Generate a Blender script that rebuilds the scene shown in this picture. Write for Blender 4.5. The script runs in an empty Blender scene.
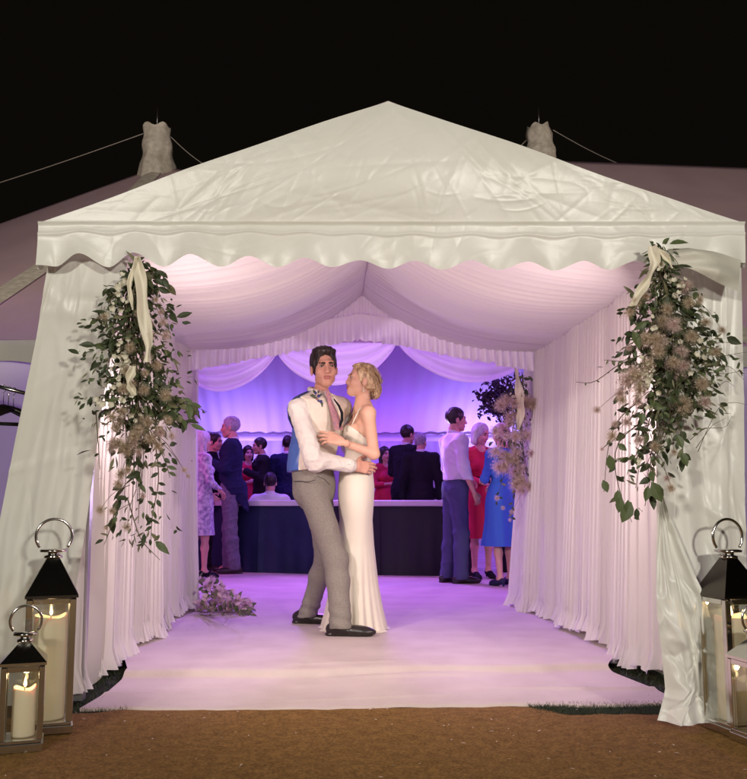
import bpy, math, random
import numpy as np
from mathutils import Vector, Matrix
R = math.radians
rng = np.random.default_rng(7); random.seed(7)
SC = bpy.context.scene
COL = SC.collection
# ------------------------------------------------------------------ camera, world, lights, exposure
F, CX, CY = 900., 373.5, 389.5                 # focal length and centre in pixels of a 747 wide picture
TILT, YAW, CAM = math.atan(107.5/F), R(2.77), np.array([-.25, 0, .9])
cd = bpy.data.cameras.new('camera'); cam = bpy.data.objects.new('camera', cd); COL.objects.link(cam)
cd.sensor_fit = 'HORIZONTAL'; cd.sensor_width = 36; cd.lens = 36*F/747; cd.clip_end = 500; cd.clip_start = .05
cam.location = CAM; cam.rotation_euler = (R(90)+TILT, 0, -YAW)
SC.camera = cam
SC.view_settings.view_transform = 'Standard'; SC.view_settings.look = 'None'
SC.view_settings.exposure = 0.0; SC.view_settings.gamma = 1; SC.view_settings.use_curve_mapping = False
SC.render.engine = 'CYCLES'
SC.cycles.use_denoising = True
SC.cycles.max_bounces = 7; SC.cycles.diffuse_bounces = 4; SC.cycles.glossy_bounces = 3; SC.cycles.transmission_bounces = 6; SC.cycles.transparent_max_bounces = 12
SC.cycles.sample_clamp_indirect = 4; SC.cycles.caustics_reflective = False; SC.cycles.caustics_refractive = False
W = bpy.data.worlds.new('World'); SC.world = W; W.use_nodes = True
bg = W.node_tree.nodes['Background']; bg.inputs[0].default_value = (.0036, .0029, .0021, 1); bg.inputs[1].default_value = 1   # black night sky

def lamp(name, typ, loc, target, watts, color, size=.5, spot=60, blend=.6, spread=None, size_y=None):
    ld = bpy.data.lights.new(name, typ); ld.energy = watts; ld.color = color
    if typ == 'AREA':
        ld.size = size
        if size_y: ld.shape = 'RECTANGLE'; ld.size_y = size_y
        if spread: ld.spread = R(spread)
    else: ld.shadow_soft_size = size
    if typ == 'SPOT': ld.spot_size = R(spot); ld.spot_blend = blend
    o = bpy.data.objects.new(name, ld); COL.objects.link(o); o.location = loc
    if target is not None:
        o.rotation_euler = (Vector(target)-Vector(loc)).to_track_quat('-Z', 'Y').to_euler()
    return o
WARM = (1, .945, .84)
PUR = (.27, .10, 1.0)
VIO = (.50, .26, 1.0)
MAG = (1.0, .18, .75)
# warm floodlights of the lawn, one on either side behind the photographer
lamp('floodlight', 'AREA', (-3.0, -3.4, 2.7), (.3, 6, 2.0), 245, WARM, .4)
lamp('floodlight', 'AREA', (2.3, -3.4, 2.7), (-.3, 6, 2.0), 270, WARM, .4)
# unseen spots added to brighten the marquee roof above the entrance tent
lamp('roof_fill', 'SPOT', (-3.5, -6, 7.2), (-5, 12.5, 4.7), 2400, (1, .80, .74), .2, 34, .7)
lamp('roof_fill', 'SPOT', (4.5, -6, 7.2), (5.5, 12.5, 4.9), 2400, (1, .80, .74), .2, 34, .7)
# two lamps tied to the front legs behind the curtains, shining across the tunnel
lamp('tunnel_lamp', 'AREA', (-1.31, 4.14, 1.46), (.9, 5.5, 1.05), 27, (1, .79, .78), .12, spread=165)
lamp('tunnel_lamp', 'AREA', (1.31, 4.14, 1.46), (-.9, 5.5, 1.05), 21, (1, .79, .78), .12, spread=165)
# uplighters inside the marquee, washing the far roof lining
for x, w, c in ((-5.2, 260, PUR), (-1.9, 330, (.30, .19, 1)), (1.0, 200, PUR), (3.0, 420, (.34, .24, 1)), (6.0, 200, PUR)):
    lamp('uplighter', 'SPOT', (x, 17.7, .9), (x+.1, 18.2, 3.2), w, c, .12, 120, .9)
# coloured washes hung under the marquee roof
lamp('ceiling_wash', 'AREA', (-1.8, 12.6, 4.2), (-1.4, 13.2, 0), 150, PUR, 1.6)
lamp('ceiling_wash', 'AREA', (2.6, 12.6, 4.2), (2.2, 13.2, 0), 150, PUR, 1.6)
lamp('stage_wash', 'AREA', (-3.6, 9.0, 2.5), (-.2, 10.8, .7), 16, MAG, .4, spread=110)
lamp('stage_wash', 'AREA', (4.2, 8.4, 2.35), (1.2, 9.6, .8), 20, (.8, .2, 1), .4, spread=110)
lamp('entrance_wash', 'AREA', (-.2, 10.6, 3.4), (0, 5.8, .3), 125, (.40, .15, 1), .7, spread=120)
lamp('entrance_wash', 'AREA', (0, 8.4, 2.9), (0, 8.6, 0), 26, (.36, .12, 1), 1.2)
lamp('tunnel_ceiling_fill', 'AREA', (-.1, 11.35, .70), (0, 4.6, 2.3), 45, (.80, .60, 1), .5, spread=80)  # unseen lamp added behind the counter to brighten the tunnel ceiling

# ------------------------------------------------------------------ projection helper: photo pixel + distance -> point of the place
_fw = np.array([math.sin(YAW)*math.cos(TILT), math.cos(YAW)*math.cos(TILT), math.sin(TILT)])
_rt = np.array([math.cos(YAW), -math.sin(YAW), 0]); _up = np.cross(_rt, _fw)
def ray(px, py): return _fw+_rt*(px-CX)/F-_up*(py-CY)/F
def at(px, py, Y):
    d = ray(px, py); return CAM+d*(Y-CAM[1])/d[1]
def gnd(px, py, z=0):
    d = ray(px, py); return CAM+d*(z-CAM[2])/d[2]
def V(*a): return np.array(a, float)
def nrm(v): v = np.asarray(v, float); return v/np.linalg.norm(v)

# ------------------------------------------------------------------ materials
def lin(c): return tuple(c)+(1,)
def mat(name, col, rough=.6, metal=0, spec=.4, col2=None, cscale=8, bump=0, bscale=40, trans=0, sss=0, sheen=0, stretch=(1,1,1), detail=4, coat=0, emit=None, estr=0):
    m = bpy.data.materials.new(name); m.use_nodes = True
    nt = m.node_tree; N = nt.nodes; L = nt.links; b = N['Principled BSDF']; out = N['Material Output']
    b.inputs['Base Color'].default_value = lin(col); b.inputs['Roughness'].default_value = rough
    b.inputs['Metallic'].default_value = metal; b.inputs['Specular IOR Level'].default_value = spec
    b.inputs['Coat Weight'].default_value = coat
    if sheen: b.inputs['Sheen Weight'].default_value = sheen
    if sss:
        b.inputs['Subsurface Weight'].default_value = sss; b.inputs['Subsurface Radius'].default_value = (.02, .008, .005); b.inputs['Subsurface Scale'].default_value = 1
    if emit: b.inputs['Emission Color'].default_value = lin(emit); b.inputs['Emission Strength'].default_value = estr
    if col2 is not None or bump:
        tc = N.new('ShaderNodeTexCoord'); mp = N.new('ShaderNodeMapping'); mp.inputs['Scale'].default_value = stretch
        L.new(tc.outputs['Object'], mp.inputs[0])
    if col2 is not None:
        n = N.new('ShaderNodeTexNoise'); n.inputs['Scale'].default_value = cscale; n.inputs['Detail'].default_value = detail; L.new(mp.outputs[0], n.inputs[0])
        r = N.new('ShaderNodeValToRGB'); r.color_ramp.elements[0].position = .35; r.color_ramp.elements[1].position = .65
        r.color_ramp.elements[0].color = lin(col); r.color_ramp.elements[1].color = lin(col2)
        L.new(n.outputs[0], r.inputs[0]); L.new(r.outputs[0], b.inputs['Base Color'])
    if bump:
        n2 = N.new('ShaderNodeTexNoise'); n2.inputs['Scale'].default_value = bscale; n2.inputs['Detail'].default_value = 3; L.new(mp.outputs[0], n2.inputs[0])
        bp = N.new('ShaderNodeBump'); bp.inputs['Strength'].default_value = bump; bp.inputs['Distance'].default_value = .01
        L.new(n2.outputs[0], bp.inputs['Height']); L.new(bp.outputs[0], b.inputs['Normal'])
    if trans:
        t = N.new('ShaderNodeBsdfTranslucent'); t.inputs[0].default_value = lin(col); mx = N.new('ShaderNodeMixShader'); mx.inputs[0].default_value = trans
        L.new(b.outputs[0], mx.inputs[1]); L.new(t.outputs[0], mx.inputs[2]); L.new(mx.outputs[0], out.inputs[0])
        if bump: L.new(bp.outputs[0], t.inputs['Normal'])
    return m
def glass_mat(name, fac=.12):
    m = bpy.data.materials.new(name); m.use_nodes = True; nt = m.node_tree; N = nt.nodes; N.clear()
    o = N.new('ShaderNodeOutputMaterial'); t = N.new('ShaderNodeBsdfTransparent'); g = N.new('ShaderNodeBsdfGlossy'); g.inputs['Roughness'].default_value = .03
    t.inputs[0].default_value = (.93, .94, .93, 1); mx = N.new('ShaderNodeMixShader'); mx.inputs[0].default_value = fac
    nt.links.new(t.outputs[0], mx.inputs[1]); nt.links.new(g.outputs[0], mx.inputs[2]); nt.links.new(mx.outputs[0], o.inputs[0]); return m
M = {}
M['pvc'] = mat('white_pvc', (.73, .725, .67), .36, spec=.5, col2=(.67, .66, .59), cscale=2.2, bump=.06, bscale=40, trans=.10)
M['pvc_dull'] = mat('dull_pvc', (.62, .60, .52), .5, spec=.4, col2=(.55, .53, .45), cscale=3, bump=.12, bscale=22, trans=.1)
M['lining'] = mat('ivory_voile', (.85, .79, .79), .85, spec=.1, bump=.12, bscale=60, trans=.32, sheen=.1, stretch=(1, 1, .2))
M['lining2'] = mat('ivory_lining', (.78, .72, .74), .85, spec=.1, bump=.1, bscale=30, trans=.22)
M['roof'] = mat('marquee_canvas', (.78, .60, .58), .8, spec=.15, col2=(.70, .53, .52), cscale=1.2, bump=.2, bscale=12, trans=.22)
M['webbing'] = mat('canvas_webbing', (.84, .79, .66), .8, col2=(.62, .57, .44), cscale=14, bump=.4, bscale=18)
M['rope'] = mat('rope', (.55, .5, .42), .9)
M['steel'] = mat('polished_steel', (.62, .60, .57), .16, metal=1, bump=.03, bscale=14)
M['steel_dark'] = mat('dark_roof_steel', (.10, .09, .08), .22, metal=1, bump=.04, bscale=9)
M['alu'] = mat('aluminium', (.6, .6, .6), .4, metal=1)
M['glass'] = glass_mat('lantern_glass')
M['wax'] = mat('candle_wax', (.84, .74, .56), .5, sss=.5, emit=(1, .70, .36), estr=.12)
M['flame'] = mat('flame', (1, .8, .4), .5, emit=(1, .72, .35), estr=9)
M['ribbon'] = mat('satin_ribbon', (.72, .66, .52), .4, spec=.5, trans=.15)
M['carpet'] = mat('pale_carpet', (.60, .52, .48), .95, spec=.05, col2=(.53, .45, .415), cscale=3.2, bump=.4, bscale=230, detail=6)
M['coir'] = mat('coir', (.285, .165, .058), .95, spec=.05, col2=(.215, .122, .042), cscale=22, bump=.8, bscale=190, detail=15)
M['soil'] = mat('dark_turf', (.030, .036, .018), .95, spec=.05, col2=(.018, .022, .010), cscale=14, bump=1, bscale=90)
M['blade'] = mat('grass_blade', (.042, .056, .028), .7, trans=.2)
M['leaf_a'] = mat('leaf_dark', (.046, .060, .027), .5, spec=.4, trans=.15)
M['leaf_b'] = mat('leaf_mid', (.095, .125, .050), .5, spec=.4, trans=.2)
M['leaf_c'] = mat('leaf_olive', (.19, .185, .105), .55, spec=.3, trans=.2)
M['stem'] = mat('stem', (.10, .075, .045), .8)
M['fluff'] = mat('seed_fluff', (.60, .48, .36), .9, trans=.3)
M['fluffp'] = mat('dusky_pink_fluff', (.68, .52, .48), .9, trans=.3)
M['petal'] = mat('ivory_petal', (.72, .68, .56), .6, trans=.25)
M['skin'] = mat('skin', (.60, .33, .235), .48, spec=.35, sss=.12, col2=(.55, .28, .20), cscale=9)
M['skin_f'] = mat('fair_skin', (.64, .38, .27), .45, spec=.35, sss=.12, col2=(.60, .34, .24), cscale=9)
M['lip'] = mat('lips', (.40, .15, .125), .45)
M['eye'] = mat('eye', (.05, .035, .03), .2)
M['white_eye'] = mat('eye_white', (.34, .28, .26), .25)
M['brow'] = mat('brow', (.03, .018, .012), .8)
M['hair_dark'] = mat('dark_hair', (.010, .006, .005), .42, spec=.4, col2=(.024, .014, .010), cscale=60, bump=.6, bscale=70, stretch=(1, 1, .25))
M['hair_blond'] = mat('blonde_hair', (.62, .46, .27), .42, spec=.5, col2=(.24, .145, .075), cscale=34, bump=.7, bscale=55, stretch=(1.6, 1.6, .5))
M['hair_grey'] = mat('grey_hair', (.42, .41, .42), .5, col2=(.26, .25, .26), cscale=40, bump=.5, bscale=60)
M['hair_silver'] = mat('silver_hair', (.6, .58, .56), .5, col2=(.42, .4, .4), cscale=40, bump=.5, bscale=60)
M['cream'] = mat('cream_linen', (.72, .64, .53), .8, spec=.15, bump=.5, bscale=34)
M['shirt'] = mat('white_cotton', (.66, .61, .55), .8, spec=.15, bump=.7, bscale=26)
M['shirt_g'] = mat('white_shirt', (.72, .72, .74), .75, spec=.2, bump=.3, bscale=16)
M['blue_satin'] = mat('blue_satin', (.055, .12, .38), .4, spec=.5, bump=.1, bscale=20)
M['navy_trim'] = mat('navy_trim', (.015, .02, .07), .5)
M['tweed'] = mat('grey_tweed', (.270, .245, .212), .9, spec=.1, col2=(.205, .185, .160), cscale=170, bump=.35, bscale=150, detail=2)
M['black_leather'] = mat('black_leather', (.018, .014, .012), .3, spec=.5, bump=.15, bscale=60)
M['tie'] = mat('pink_tie', (.50, .22, .21), .6, col2=(.25, .14, .20), cscale=90)
M['dress'] = mat('ivory_crepe', (.70, .645, .535), .65, spec=.25, bump=.10, bscale=40, stretch=(1, 1, .3), sheen=.1)
M['navy'] = mat('navy_wool', (.012, .016, .050), .8, spec=.15, bump=.2, bscale=60)
M['blackwool'] = mat('black_wool', (.010, .010, .013), .8, spec=.15, bump=.2, bscale=60)
M['greywool'] = mat('grey_wool', (.16, .16, .20), .85, spec=.1, col2=(.12, .12, .15), cscale=30, bump=.2, bscale=60)
M['bluegrey'] = mat('blue_grey_wool', (.085, .095, .17), .85, spec=.1, bump=.25, bscale=40)
M['red'] = mat('red_crepe', (.48, .02, .055), .7, spec=.2, bump=.2, bscale=20)
M['bluedress'] = mat('blue_cotton', (.05, .15, .50), .75, spec=.2, bump=.25, bscale=16)
M['lace'] = mat('pale_printed_cotton', (.66, .64, .66), .8, col2=(.22, .19, .30), cscale=26, bump=.4, bscale=40)
M['navy_shoe'] = mat('navy_suede', (.012, .015, .06), .6)
M['panel'] = mat('blue_lit_panel', (.010, .015, .046), .6, spec=.25, col2=(.014, .020, .060), cscale=5, bump=.15, bscale=30)  # counter front with blue light put into its colour
M['panel_b'] = mat('black_panel', (.008, .008, .014), .55, spec=.3, bump=.15, bscale=30)
M['top_white'] = mat('white_top', (.5, .49, .5), .4)
M['wood_dark'] = mat('dark_hanger', (.02, .014, .012), .35)
M['blossom_dark'] = mat('dark_leaf', (.02, .02, .03), .6)
M['boutleaf'] = mat('blue_thistle', (.05, .06, .22), .7, col2=(.12, .10, .30), cscale=80)
M['watch'] = mat('black_strap', (.01, .01, .01), .35)
M['ring'] = mat('gold', (.8, .6, .3), .25, metal=1)

# ------------------------------------------------------------------ objects
BASE = {}
def tag(o, label=None, cat=None, group=None, kind=None):
    if label: o['label'] = label
    if cat: o['category'] = cat
    if group: o['group'] = group
    if kind: o['kind'] = kind
    return o
def thing(name, label, cat, loc=(0, 0, 0), rz=0, group=None):
    o = bpy.data.objects.new(name, None); COL.objects.link(o); o.location = tuple(loc); o.rotation_euler = (0, 0, rz); o.empty_display_size = .1
    tag(o, label, cat, group); BASE[o] = V(*loc) if rz == 0 else V(0, 0, 0)
    return o
def mk(name, verts, faces, mats, parent=None, mi=None, smooth=True, origin=None):
    """one mesh object; vertices are world (or, for turned things, local) coordinates"""
    verts = np.asarray(verts, float); base = V(0, 0, 0) if origin is None else V(*origin)
    if parent is not None: base = BASE.get(parent, V(0, 0, 0))
    me = bpy.data.meshes.new(name); me.from_pydata((verts-base).tolist(), [], [tuple(f) for f in (faces.tolist() if hasattr(faces, 'tolist') else faces)])
    for m in (mats if isinstance(mats, (list, tuple)) else [mats]): me.materials.append(M[m] if isinstance(m, str) else m)
    if mi is not None: me.polygons.foreach_set('material_index', np.asarray(mi, np.int32))
    if smooth: me.polygons.foreach_set('use_smooth', np.ones(len(me.polygons), bool))
    me.update()
    o = bpy.data.objects.new(name, me); COL.objects.link(o)
    if parent is not None: o.parent = parent; BASE[o] = base
    elif origin is not None: o.location = tuple(base)
    return o
def copy_tree(o, parent=None):
    c = o.copy(); COL.objects.link(c); c.parent = parent
    for ch in o.children: copy_tree(ch, c)
    return c
class MB:
    def __init__(s): s.v = []; s.f = []; s.m = []; s.n = 0
    def add(s, v, f, m=0):
        v = np.asarray(v, float).reshape(-1, 3)
        s.v.append(v); s.f += [tuple(int(i)+s.n for i in q) for q in f]; s.m += [m]*len(f); s.n += len(v); return s
    def box(s, c, d, m=0, rot=None):
        x, y, z = [k/2 for k in d]
        p = np.array([(a*x, b*y, e*z) for a in (-1, 1) for b in (-1, 1) for e in (-1, 1)])
        if rot is not None: p = p@np.asarray(rot).T
        return s.add(p+np.asarray(c), [(0, 1, 3, 2), (4, 6, 7, 5), (0, 4, 5, 1), (2, 3, 7, 6), (0, 2, 6, 4), (1, 5, 7, 3)], m)
    def tube(s, pts, r, m=0, seg=8, closed=False):
        pts = np.asarray(pts, float); n = len(pts); r = np.broadcast_to(r, (n,))
        rings = []; prev = None
        for i in range(n):
            a = pts[(i-1) % n] if (i or closed) else pts[0]; b = pts[(i+1) % n] if (i < n-1 or closed) else pts[-1]
            t = nrm(b-a+1e-9)
            if prev is None: u = np.cross(t, (0, 0, 1.)) if abs(t[2]) < .9 else np.cross(t, (1., 0, 0))
            else: u = prev-t*(prev@t)
            u = nrm(u); prev = u; w = np.cross(t, u)
            an = np.arange(seg)*2*math.pi/seg
            rings.append(pts[i]+r[i]*(np.cos(an)[:, None]*u+np.sin(an)[:, None]*w))
        f = []
        for i in range(n if closed else n-1):
            j = (i+1) % n
            for k in range(seg): f.append((i*seg+k, i*seg+(k+1) % seg, j*seg+(k+1) % seg, j*seg+k))
        if not closed: f += [tuple(range(seg))[::-1], tuple((n-1)*seg+k for k in range(seg))]
        return s.add(np.concatenate(rings), f, m)
    def lathe(s, c, prof, m=0, seg=24):
        an = np.arange(seg)*2*math.pi/seg; v = []
        for r, z in prof: v.append(np.stack([c[0]+r*np.cos(an), c[1]+r*np.sin(an), np.full(seg, c[2]+z)], 1))
        f = []
        for i in range(len(prof)-1):
            for k in range(seg): f.append((i*seg+k, i*seg+(k+1) % seg, (i+1)*seg+(k+1) % seg, (i+1)*seg+k))
        f += [tuple(range(seg))[::-1], tuple((len(prof)-1)*seg+k for k in range(seg))]
        return s.add(np.concatenate(v), f, m)
    def grid(s, P, m=0):
        P = np.asarray(P, float); a, b = P.shape[:2]; i = np.arange(a*b).reshape(a, b)
        f = np.stack([i[:-1, :-1], i[1:, :-1], i[1:, 1:], i[:-1, 1:]], -1).reshape(-1, 4)
        return s.add(P.reshape(-1, 3), f, m)
    def build(s, name, mats, parent=None, smooth=True, origin=None):
        return mk(name, np.concatenate(s.v), s.f, mats, parent, s.m if isinstance(mats, (list, tuple)) else None, smooth, origin)
def lerp(a, b, t): return a+(b-a)*t
def poly(pts, t):
    """piecewise-linear curve through pts at t in 0..1 (array)"""
    pts = np.asarray(pts, float); t = np.asarray(t, float); k = np.linspace(0, 1, len(pts))
    return np.stack([np.interp(t, k, pts[:, i]) for i in range(pts.shape[1])], -1)
def smooth1(n, amp, w, seed):
    """smooth random 1-D wave of n samples, w samples long features"""
    r = np.random.default_rng(seed); k = r.normal(size=int(n/w)+4); x = np.arange(n)/w; i = x.astype(int); f = x-i; f = f*f*(3-2*f)
    return amp*(k[i]*(1-f)+k[i+1]*f)
def creases(X, Z, n, seed, ext, focus=None, h=.004, w=(.006, .03), L=(.15, .8)):
    """height field of n crease ridges over plane coordinates X, Z; creases aim at focus points when given"""
    r = np.random.default_rng(seed); H = np.zeros_like(X)
    for _ in range(n):
        cx = r.uniform(ext[0], ext[1]); cz = r.uniform(ext[2], ext[3]); a = r.uniform(0, math.pi)
        if focus is not None and r.random() < .75:
            fx, fz = focus[r.integers(len(focus))]; a = math.atan2(cz-fz, cx-fx)+r.normal()*.18
        ll = r.uniform(*L); ww = r.uniform(*w); dx = X-cx; dz = Z-cz
        s = dx*math.cos(a)+dz*math.sin(a); p = -dx*math.sin(a)+dz*math.cos(a)+.06*r.normal()*(s/ll)**2
        H += h*r.choice([-1, 1])*r.uniform(.4, 1)*np.exp(-np.abs(p/ww)**1.4)*np.exp(-(s/ll*2)**4)
    return H

# ------------------------------------------------------------------ the setting: ground, mat, carpet
def sheet(name, xs, ys, zf, m, kind='structure'):
    X, Y = np.meshgrid(xs, ys, indexing='ij'); P = np.stack([X, Y, zf(X, Y)], -1)
    o = MB().grid(P[:, ::-1]).build(name, m); tag(o, kind=kind); return o
sheet('ground', np.linspace(-60, 60, 9), np.linspace(-20, 140, 9), lambda x, y: x*0-.012, 'soil')
# coir path in front of the carpet: its far edge is ragged
xs = np.linspace(-4, 4, 240); nv = 40
edge = 4.02+smooth1(240, .018, 9, 3)+smooth1(240, .008, 2, 4)-np.clip((xs-.62)/.12, 0, 1)*.17-np.clip((-1.14-xs)/.10, 0, 1)*.10
P = np.zeros((240, nv, 3))
for j in range(nv):
    t = j/(nv-1); P[:, j, 0] = xs; P[:, j, 1] = -3+(edge+3)*t**.5; P[:, j, 2] = .008+smooth1(240, .0035, 5, 50+j)
P[:, -1, 2] = -.004
tag(MB().grid(P[:, ::-1]).build('path', 'coir'), kind='structure')
# carpet: ramped front lip with a soft crease where it leaves the boards
def carpet_z(x, y):
    step = 1/(1+np.exp(-np.clip((y-4.70-.04*np.sin(x*2.1)-.02*np.sin(x*6+1))/.014, -40, 40)))
    z = .006+.034*step+.012*np.exp(-((y-4.62-.05*np.sin(x*2.6+.5))/.035)**2)*np.clip(np.sin(x*3.1+1), 0, 1)
    z += .010*np.exp(-((y-4.36-.06*np.sin(x*2.2+2))/.03)**2)*np.clip(np.sin(x*2.3-.8), 0, 1)+.006*np.exp(-((y-4.18-.05*np.sin(x*3.3))/.02)**2)*np.clip(np.cos(x*2.7+.3), 0, 1)
    z += .008*np.exp(-((y-4.86-.08*x)/.03)**2)*np.clip(np.sin(x*4+2), 0, 1)+.003*np.sin(x*7+1.3*y)*np.exp(-((y-5.0)/.3)**2)
    return z
nx, ny = 220, 260
ty = np.concatenate([np.linspace(0, .32, 160), np.linspace(.32, 1, 101)[1:]]); U = np.linspace(0, 1, nx)
P = np.zeros((nx, ny, 3)); Yc = 4.0+ty*5.2
for j in range(ny):
    y = Yc[j]; l = np.interp(y, [4.0, 4.35, 4.75, 5.3, 9], [-1.31, -1.27, -1.27, -1.42, -1.45]); r_ = np.interp(y, [4.0, 4.3, 4.75, 5.2, 9], [1.30, 1.28, 1.20, 1.42, 1.45])
    x = l+(r_-l)*U; yy = y+(.018*np.sin(x*4+.4)+.011*np.sin(x*11+1)+.006*np.sin(x*27))*(1-ty[j])**8+(.03*x if j < 0 else 0)
    P[:, j, 0] = x; P[:, j, 1] = yy; P[:, j, 2] = carpet_z(x, yy)
P[:, 0, 2] = -.005
tag(MB().grid(P[:, ::-1]).build('carpet', 'carpet'), kind='structure')
sheet('floor', np.linspace(-10, 10, 5), np.linspace(7.4, 18.7, 5), lambda x, y: x*0+.034, 'carpet')
# turf showing along the carpet edges
v = MB()
for (x0, x1, y0, y1, n) in ((.62, 1.36, 3.83, 4.03, 4200), (-1.50, -1.10, 3.9, 4.05, 700), (-1.50, -1.26, 4.0, 5.2, 900), (1.2, 1.5, 4.1, 5.1, 700), (-2.6, -1.5, 3.6, 4.4, 500)):
    for _ in range(n):
        x, y = rng.uniform(x0, x1), rng.uniform(y0, y1); h = rng.uniform(.004, .016); a = rng.uniform(0, 6.28); l = rng.normal(size=2)*.018
        w = .0022; c, s_ = math.cos(a)*w, math.sin(a)*w
        v.add([(x-c, y-s_, -.012), (x+c, y+s_, -.012), (x+l[0], y+l[1], h)], [(0, 1, 2)])
tag(v.build('grass', 'blade', smooth=False), label='short dark green turf along the edge of the pale carpet', cat='grass', kind='stuff')
def speckle(m, scale, lo):
    nt = M[m].node_tree; N = nt.nodes; L = nt.links; b = N['Principled BSDF']; src = b.inputs['Base Color'].links[0].from_socket
    mp = [n for n in N if n.type == 'MAPPING'][0]; n = N.new('ShaderNodeTexNoise'); n.inputs['Scale'].default_value = scale; n.inputs['Detail'].default_value = 6; L.new(mp.outputs[0], n.inputs[0])
    r = N.new('ShaderNodeValToRGB'); r.color_ramp.elements[0].position = .38; r.color_ramp.elements[1].position = .62; r.color_ramp.elements[0].color = (lo, lo, lo*.95, 1); r.color_ramp.elements[1].color = (1.15, 1.13, 1.1, 1); L.new(n.outputs[0], r.inputs[0])
    x = N.new('ShaderNodeMix'); x.data_type = 'RGBA'; x.blend_type = 'MULTIPLY'; x.inputs[0].default_value = 1; L.new(src, x.inputs[6]); L.new(r.outputs[0], x.inputs[7]); L.new(x.outputs[2], b.inputs['Base Color'])
speckle('coir', 95, .70)
SECTIONS = []

# ------------------------------------------------------------------ the main marquee
YR, YN, YF = 13.0, 7.42, 18.7          # ridge line, near eave, far eave
PX1, PX2 = at(157, 165, YR)[0], at(541, 160, YR)[0]
def ridge_z(x):
    x = np.asarray(x, float); zl = at(157, 167, YR)[2]; zr = at(541, 160, YR)[2]
    mid = lerp(zl, zr, np.clip((x-PX1)/(PX2-PX1), 0, 1))-.22*np.sin(np.pi*np.clip((x-PX1)/(PX2-PX1), 0, 1))
    d = np.clip(PX1-x, 0, 20)
    return mid-.40*d+.012*d**2*0-.02*np.clip(x-PX2, 0, 9)
ZE = 2.18
def roof_z(x, y):
    t = np.clip(np.abs(y-YR)/np.where(y < YR, YR-YN, YF-YR), 0, 1); rz = ridge_z(x)
    return ZE+(rz-ZE)*(1-t)-.10*np.sin(np.pi*t)-.03*np.sin(x*2.2)*np.sin(np.pi*t)
mar = thing('marquee', 'large pale marquee with two pole peaks behind the entrance tent', 'marquee', (0, YR, 0))
xs = np.concatenate([np.linspace(-11, 11, 150)]); ys = np.concatenate([np.linspace(YN, YR, 40), np.linspace(YR, YF, 24)[1:]])
X, Y = np.meshgrid(xs, ys, indexing='ij'); Z = roof_z(X, Y)
v = MB(); v.grid(np.stack([X, Y, Z], -1)); v.build('roof', 'roof', mar)
# near wall under the eave, left and right of the tunnel, and the cream eave band
for x0, x1 in ((-11, -1.52), (1.52, 11)):
    n = int((x1-x0)*60); xx = np.linspace(x0, x1, n); zz = np.linspace(ZE-.02, 0, 12)
    P = np.zeros((n, 12, 3)); pl = .02*np.sin(xx*7)+smooth1(n, .015, 14, int(x1*10)+200)
    for j in range(12): P[:, j, 0] = xx; P[:, j, 1] = YN+.02+pl; P[:, j, 2] = zz[j]
    MB().grid(P[:, ::-1]).build('wall', 'lining2', mar)
    P = np.zeros((n, 3, 3))
    for j in range(3): P[:, j, 0] = xx; P[:, j, 1] = YN-.05-.01*np.sin(xx*9); P[:, j, 2] = ZE-.01-.10*j
    P[:, 2, 2] += .03*np.abs(np.sin(xx*6))
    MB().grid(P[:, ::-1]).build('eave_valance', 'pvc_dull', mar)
# far wall and side walls
n = 700; xx = np.linspace(-11, 11, n); P = np.zeros((n, 10, 3))
for j in range(10): P[:, j, 0] = xx; P[:, j, 1] = YF-.1+.03*np.sin(xx*21)+smooth1(n, .015, 9, 21); P[:, j, 2] = 2.12*j/9
MB().grid(P[:, ::-1]).build('wall', 'lining2', mar)
for sx in (-11, 11): MB().grid([[(sx, YN, 0), (sx, YN, 5)], [(sx, YF, 0), (sx, YF, 5)]]).build('wall', 'lining2', mar)
# pleated roof lining: near slope, far slope
n = 900; xx = np.linspace(-10.8, 10.8, n)
for (ya, yb) in ((YN+1.1, YR), (YR, YF-.14)):
    P = np.zeros((n, 26, 3)); ph = smooth1(n, 2.0, 60, 31)
    for j in range(26):
        y = lerp(ya, yb, j/25); z = roof_z(xx, np.full(n, y))-.16
        pl = .014*np.sin(xx*24+ph)+.018*np.maximum(0, np.cos(xx*4.3+.3))**12
        P[:, j, 0] = xx; P[:, j, 1] = y; P[:, j, 2] = z-pl
    MB().grid(P[:, ::-1]).build('roof_lining', 'lining2', mar)
v = MB(); v.box((0, YF-.36, 2.10), (21, .03, .13)); v.build('eave_rail', 'lining2', mar)
# king poles, their canvas sleeves and the webbing down the front seam
for i, (px, py, tw, bw, ttop) in enumerate(((157, 166, 13, 18, 128), (541, 160, 12, 17, 127))):
    b = at(px, py+4, YR); t = at(px-(2 if i else 0), ttop, YR); n = 32; P = np.zeros((n+1, 14, 3))
    sc = YR/F
    for j in range(14):
        s = j/13; r = (lerp(bw, tw, s**.6))*sc+.012*math.sin(j*1.1+i*3)+.05*max(0, 1-s*5); c = lerp(b, t, s)
        for k in range(n+1):
            a = k*2*math.pi/n; rr = r*(1+.07*math.sin(3*a+j*.25+i*2)+.04*math.sin(8*a-j*.3+i))
            P[k, j] = (c[0]+rr*math.cos(a), c[1]+rr*math.sin(a), c[2]-.25*max(0, 1-s*6)+(.03*math.sin(5*a) if j == 13 else 0))
    MB().grid(P[::-1]).build('pole_sleeve', 'webbing', mar)
    MB().tube([(b[0], YR, 0), (t[0], YR, t[2]+.02)], .05).tube([(t[0], YR, t[2]), (t[0], YR, t[2]+.30)], .008).build('king_pole', 'alu', mar)
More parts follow.
